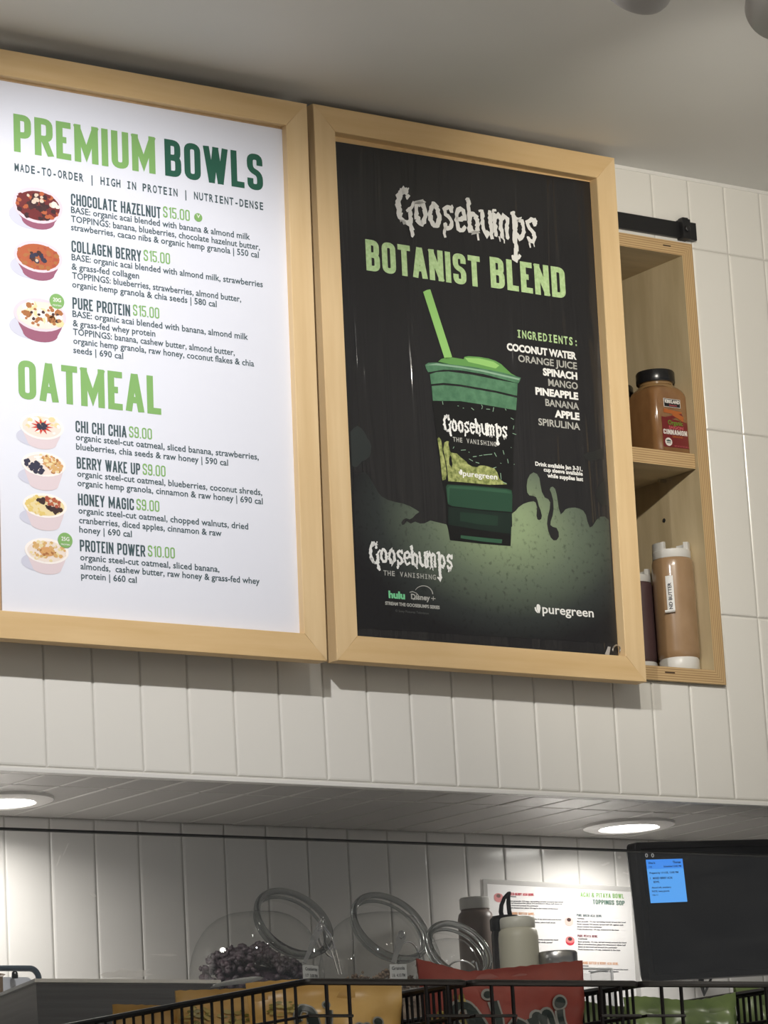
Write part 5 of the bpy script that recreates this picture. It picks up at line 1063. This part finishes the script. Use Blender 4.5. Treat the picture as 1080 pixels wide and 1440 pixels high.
# brush-script word, x-height 1
WORD = [[(.15, 1.25), (.05, 1.55), (.25, 1.85), (.62, 1.75), (.70, 1.45), (.45, 1.35)], [(.62, 1.7), (.6, .9), (.42, .0)], [(.70, 1.65), (.95, .8), (1.2, .1)], [(1.2, .1), (1.35, 1.0), (1.42, 1.72)],
        [(1.95, .95), (1.66, .75), (1.62, .3), (1.85, .05), (2.12, .3), (2.15, .75), (1.95, .95)], [(2.42, .95), (2.45, .5), (2.40, .05)], [(2.45, .6), (2.62, .95), (2.78, .85), (2.78, .05)], [(2.8, .6), (2.98, .95), (3.16, .85), (3.15, .3), (3.28, .08)],
        [(3.55, .95), (3.52, .35), (3.68, .06), (3.86, .2)]]
DOTS = [(3.60, 1.16, .20, .17), (1.32, 1.95, .13, .11)]
def bag(label, cx, y, z_top, Wb, Hb, Tb, m, yaw=0.0, roll=0.0, top=None, logo=None, spots=(), seed=1, group='snack bags in the baskets', lmats=None, crimp=.016):
    """pillow bag: bulging front and back, flat serrated top seal; top(u) lifts or drops the seal line"""
    rnd = random.Random(seed); NU, NV = 26, 22
    H0 = Hb; Hb = z_top - (BOT + .0045); dz_ = Hb - H0          # the pouch stands on the basket floor
    if logo: logo = (logo[0], logo[1] + dz_, logo[2], logo[3])
    spots = [(a_, b_ + dz_, c_, d_) for a_, b_, c_, d_ in spots]
    t = thing('snack_bag', label, 'snack bag', (cx, y, z_top - Hb), (0, roll, yaw), group=group)
    ph = [rnd.uniform(0, 6) for _ in range(6)]
    def prof(u, v): return max(0.0, (1 - abs(2*u - 1) ** 2.6)) ** .62 * max(0.0, math.sin(PI * min(1.0, max(0.0, (1 - v) * .93 + .035)))) ** .55 if v < 1 - crimp / Hb else 0.0
    def wr(u, v): return (.0022 * math.sin(9*u + 14*v + ph[0]) + .0016 * math.sin(23*u - 11*v + ph[1]) + .0011 * math.sin(38*v + 7*u + ph[2])) * (.3 + .7 * min(1, (1 - v) * 6))
    tp = top or (lambda u: 0.0)
    def P(u, v, side):
        w = Wb * (1 - .06 * math.sin(PI * v)); x = (u - .5) * w; z = v * Hb + tp(u) * max(0.0, (v - .45) / .55) ** 1.5
        z += (.0004 * math.sin(70 * u + ph[3]) if v > .9999 else 0)
        yy = (-1 if side == 0 else 1) * (Tb / 2 * prof(u, v) + .0008) + (wr(u, v) if side == 0 else -wr(u, v) * .6) * (1 if v < .97 else .5)
        return (x, yy, z)
    V = []; F = []
    for side in (0, 1):
        b = len(V)
        for j in range(NV + 1):
            for i in range(NU + 1): V.append(P(i / NU, j / NV, side))
        for j in range(NV):
            for i in range(NU):
                q = (b + j*(NU+1) + i, b + j*(NU+1) + i + 1, b + (j+1)*(NU+1) + i + 1, b + (j+1)*(NU+1) + i); F.append(q if side == 0 else q[::-1])
    n1 = (NV+1) * (NU+1)
    for j in range(NV):
        for i0 in (0, NU): a = j*(NU+1) + i0; bb = (j+1)*(NU+1) + i0; F.append((a, bb, n1 + bb, n1 + a) if i0 == 0 else (bb, a, n1 + a, n1 + bb))
    for i in range(NU):
        for j0 in (0, NV): a = j0*(NU+1) + i; F.append((a, n1 + a, n1 + a + 1, a + 1) if j0 == 0 else (a + 1, n1 + a + 1, n1 + a, a))
    mb = MB(); mb.add(V, F); mb.build('pouch', m, t, True, 70)
    def onbag(x, z, lift):
        u = x / Wb + .5; v = z / Hb; p_ = P(min(max(u, .01), .99), min(max(v, 0), .99), 0); return (x, p_[1] - lift, z)
    if logo:
        (lx, lz, sx, rot) = logo; ca, sa = math.cos(rot), math.sin(rot); mb = MB()
        f = lambda X, Z: (lx + (X * ca - Z * sa) * sx, lz + (X * sa + Z * ca) * sx)
        for k, (wd, mi, lf) in enumerate(((.36, 1, .0012), (.22, 0, .0018))):
            for q, st_ in enumerate(WORD):
                vs_, fs_ = ribbon(smooth(st_), wd); mb.add([onbag(*f(*v), lf + q * .00005) for v in vs_], fs_, mi)
            for (x, z, rx, rz) in DOTS:
                e_ = .07 if mi else 0; ps = [(x + (rx + e_) * math.cos(2*PI*i/16), z + (rz + e_) * math.sin(2*PI*i/16)) for i in range(16)]; mb.add([onbag(*f(*v), lf) for v in ps], [tuple(range(16))], mi)
        mb.build('printed_name', lmats or [mat('ink_bottle', (.012, .022, .020, 1), .4), mat('ink_silver', (.24, .24, .22, 1), .4)], t)
    if spots:
        mb = MB()
        for (x, z, r1, r2) in spots:
            for k in range(26):
                a = rnd.uniform(0, 2*PI); q = rnd.uniform(0, 1) ** .5; s_ = rnd.uniform(.14, .26)
                ps = [onbag(x + r1 * (q * math.cos(a) + s_ * math.cos(2*PI*i/7)), z + r2 * (q * math.sin(a) + s_ * math.sin(2*PI*i/7)), .0010 + k * .00002) for i in range(7)]; mb.add(ps, [tuple(range(7))], rnd.randrange(2))
        mb.build('printed_picture', [mat('ink_olive', (.20, .17, .03, 1), .4), mat('ink_straw', (.42, .33, .10, 1), .4)], t)
    return t
M_gold = noisy('gold_foil', (0.44, 0.245, 0.055, 1), (0.60, 0.385, 0.125, 1), (14, 14, 14), 1.2, 5, 0.33, spec=0.6)
M_red = noisy('red_foil', (0.20, 0.030, 0.022, 1), (0.27, 0.050, 0.035, 1), (12, 12, 12), 1.2, 5, 0.36, spec=0.55)
M_green = noisy('green_foil_lit_facets', (0.085, 0.135, 0.045, 1), (0.19, 0.27, 0.09, 1), (10, 10, 10), 1.3, 3, 0.30, spec=0.6, lo=.42, hi=.58)  # lit and dark facets of the crumpled foil put into the colour
def pos(px0, px1, py, y): a = on_y(px0, py, y); b = on_y(px1, py, y); return (a.x + b.x) / 2, (a.z + b.z) / 2, b.x - a.x
def inb(k, fx, y, py):      # a point inside basket k: fraction of its width, depth y, height from a seal line seen at row py
    x = XB[k] + (.180 if k < 3 else .196 + .19) * fx
    return x, y, py
def zat(x, y, py):          # world height of the row py above the point (x, y)
    lo, hi = 1.0, 1.6
    for _ in range(40):
        m_ = (lo + hi) / 2; d_ = Vector((x, y, m_)) - CAM
        if 720 + FPX * d_.dot(RD) / d_.dot(RF) > py: lo = m_
        else: hi = m_
    return lo
x, y = XB[0] + .098, -1.585
bag('large gold snack bag with a dark script name behind the first basket front', x, y, zat(x, y, 1378.5), .140, .148, .030, M_gold, -.40, .0, lambda u: .0015 * math.sin(5 * u), logo=(-.0290, .0854, .0205, .0), spots=((-.040, .124, .013, .006),), seed=3)
x, y = XB[0] + .096, -1.448
bag('gold snack bag in the middle of the first basket, its top folded over', x, y, zat(x, y, 1390), .125, .146, .034, M_gold, -.25, .02, lambda u: .004 * (u - .5), spots=((-.045, .120, .014, .008), (-.01, .118, .014, .008), (.025, .114, .014, .008)), seed=5)
x, y = XB[0] + .092, -1.330
bag('gold snack bag at the back of the first basket, only its torn seal showing', x, y, zat(x, y, 1414), .126, .130, .030, M_gold, -.15, .06, lambda u: .003 * (u - .5), spots=((.02, .105, .014, .008),), seed=8)
x, y = XB[1] + .0875, -1.628
bag('red snack bag with a twisted top seal and pale outlined script', x, y, zat(x, y, 1361), .164, .165, .028, M_red, -.22, .0, lambda u: (.0125 * max(0, 1 - u / .30) - .0030 + .0085 * max(0.0, (u - .28) / .72)), logo=(-.046, .0745, .0300, .22), spots=((-.048, .128, .010, .016), (-.064, .114, .012, .012)), seed=11)
for (x, y, py, w, lab, rl, yw, sd) in (
        (on_y(852, 1409, -1.495).x, -1.495, 1411, .10, 'green snack bag showing between the red bag and the larger green one', .02, -.2, 21), (on_y(962, 1402, -1.625).x, -1.625, 1402.5, .122, 'large green snack bag with pale facets in the third basket', -.03, -.15, 23), (on_y(1088, 1388, -1.53).x, -1.53, 1389, .100, 'green snack bag behind the pale sloping rim of the farthest basket', -.04, .1, 29)):
    bag(lab, x, y, zat(x, y, py), w, .138, .030, M_green, yw, rl, lambda u: .003 * math.sin(6 * u + 1), spots=((.02, .085, .014, .010), (.045, .10, .010, .008)) if sd != 21 else (), seed=sd)
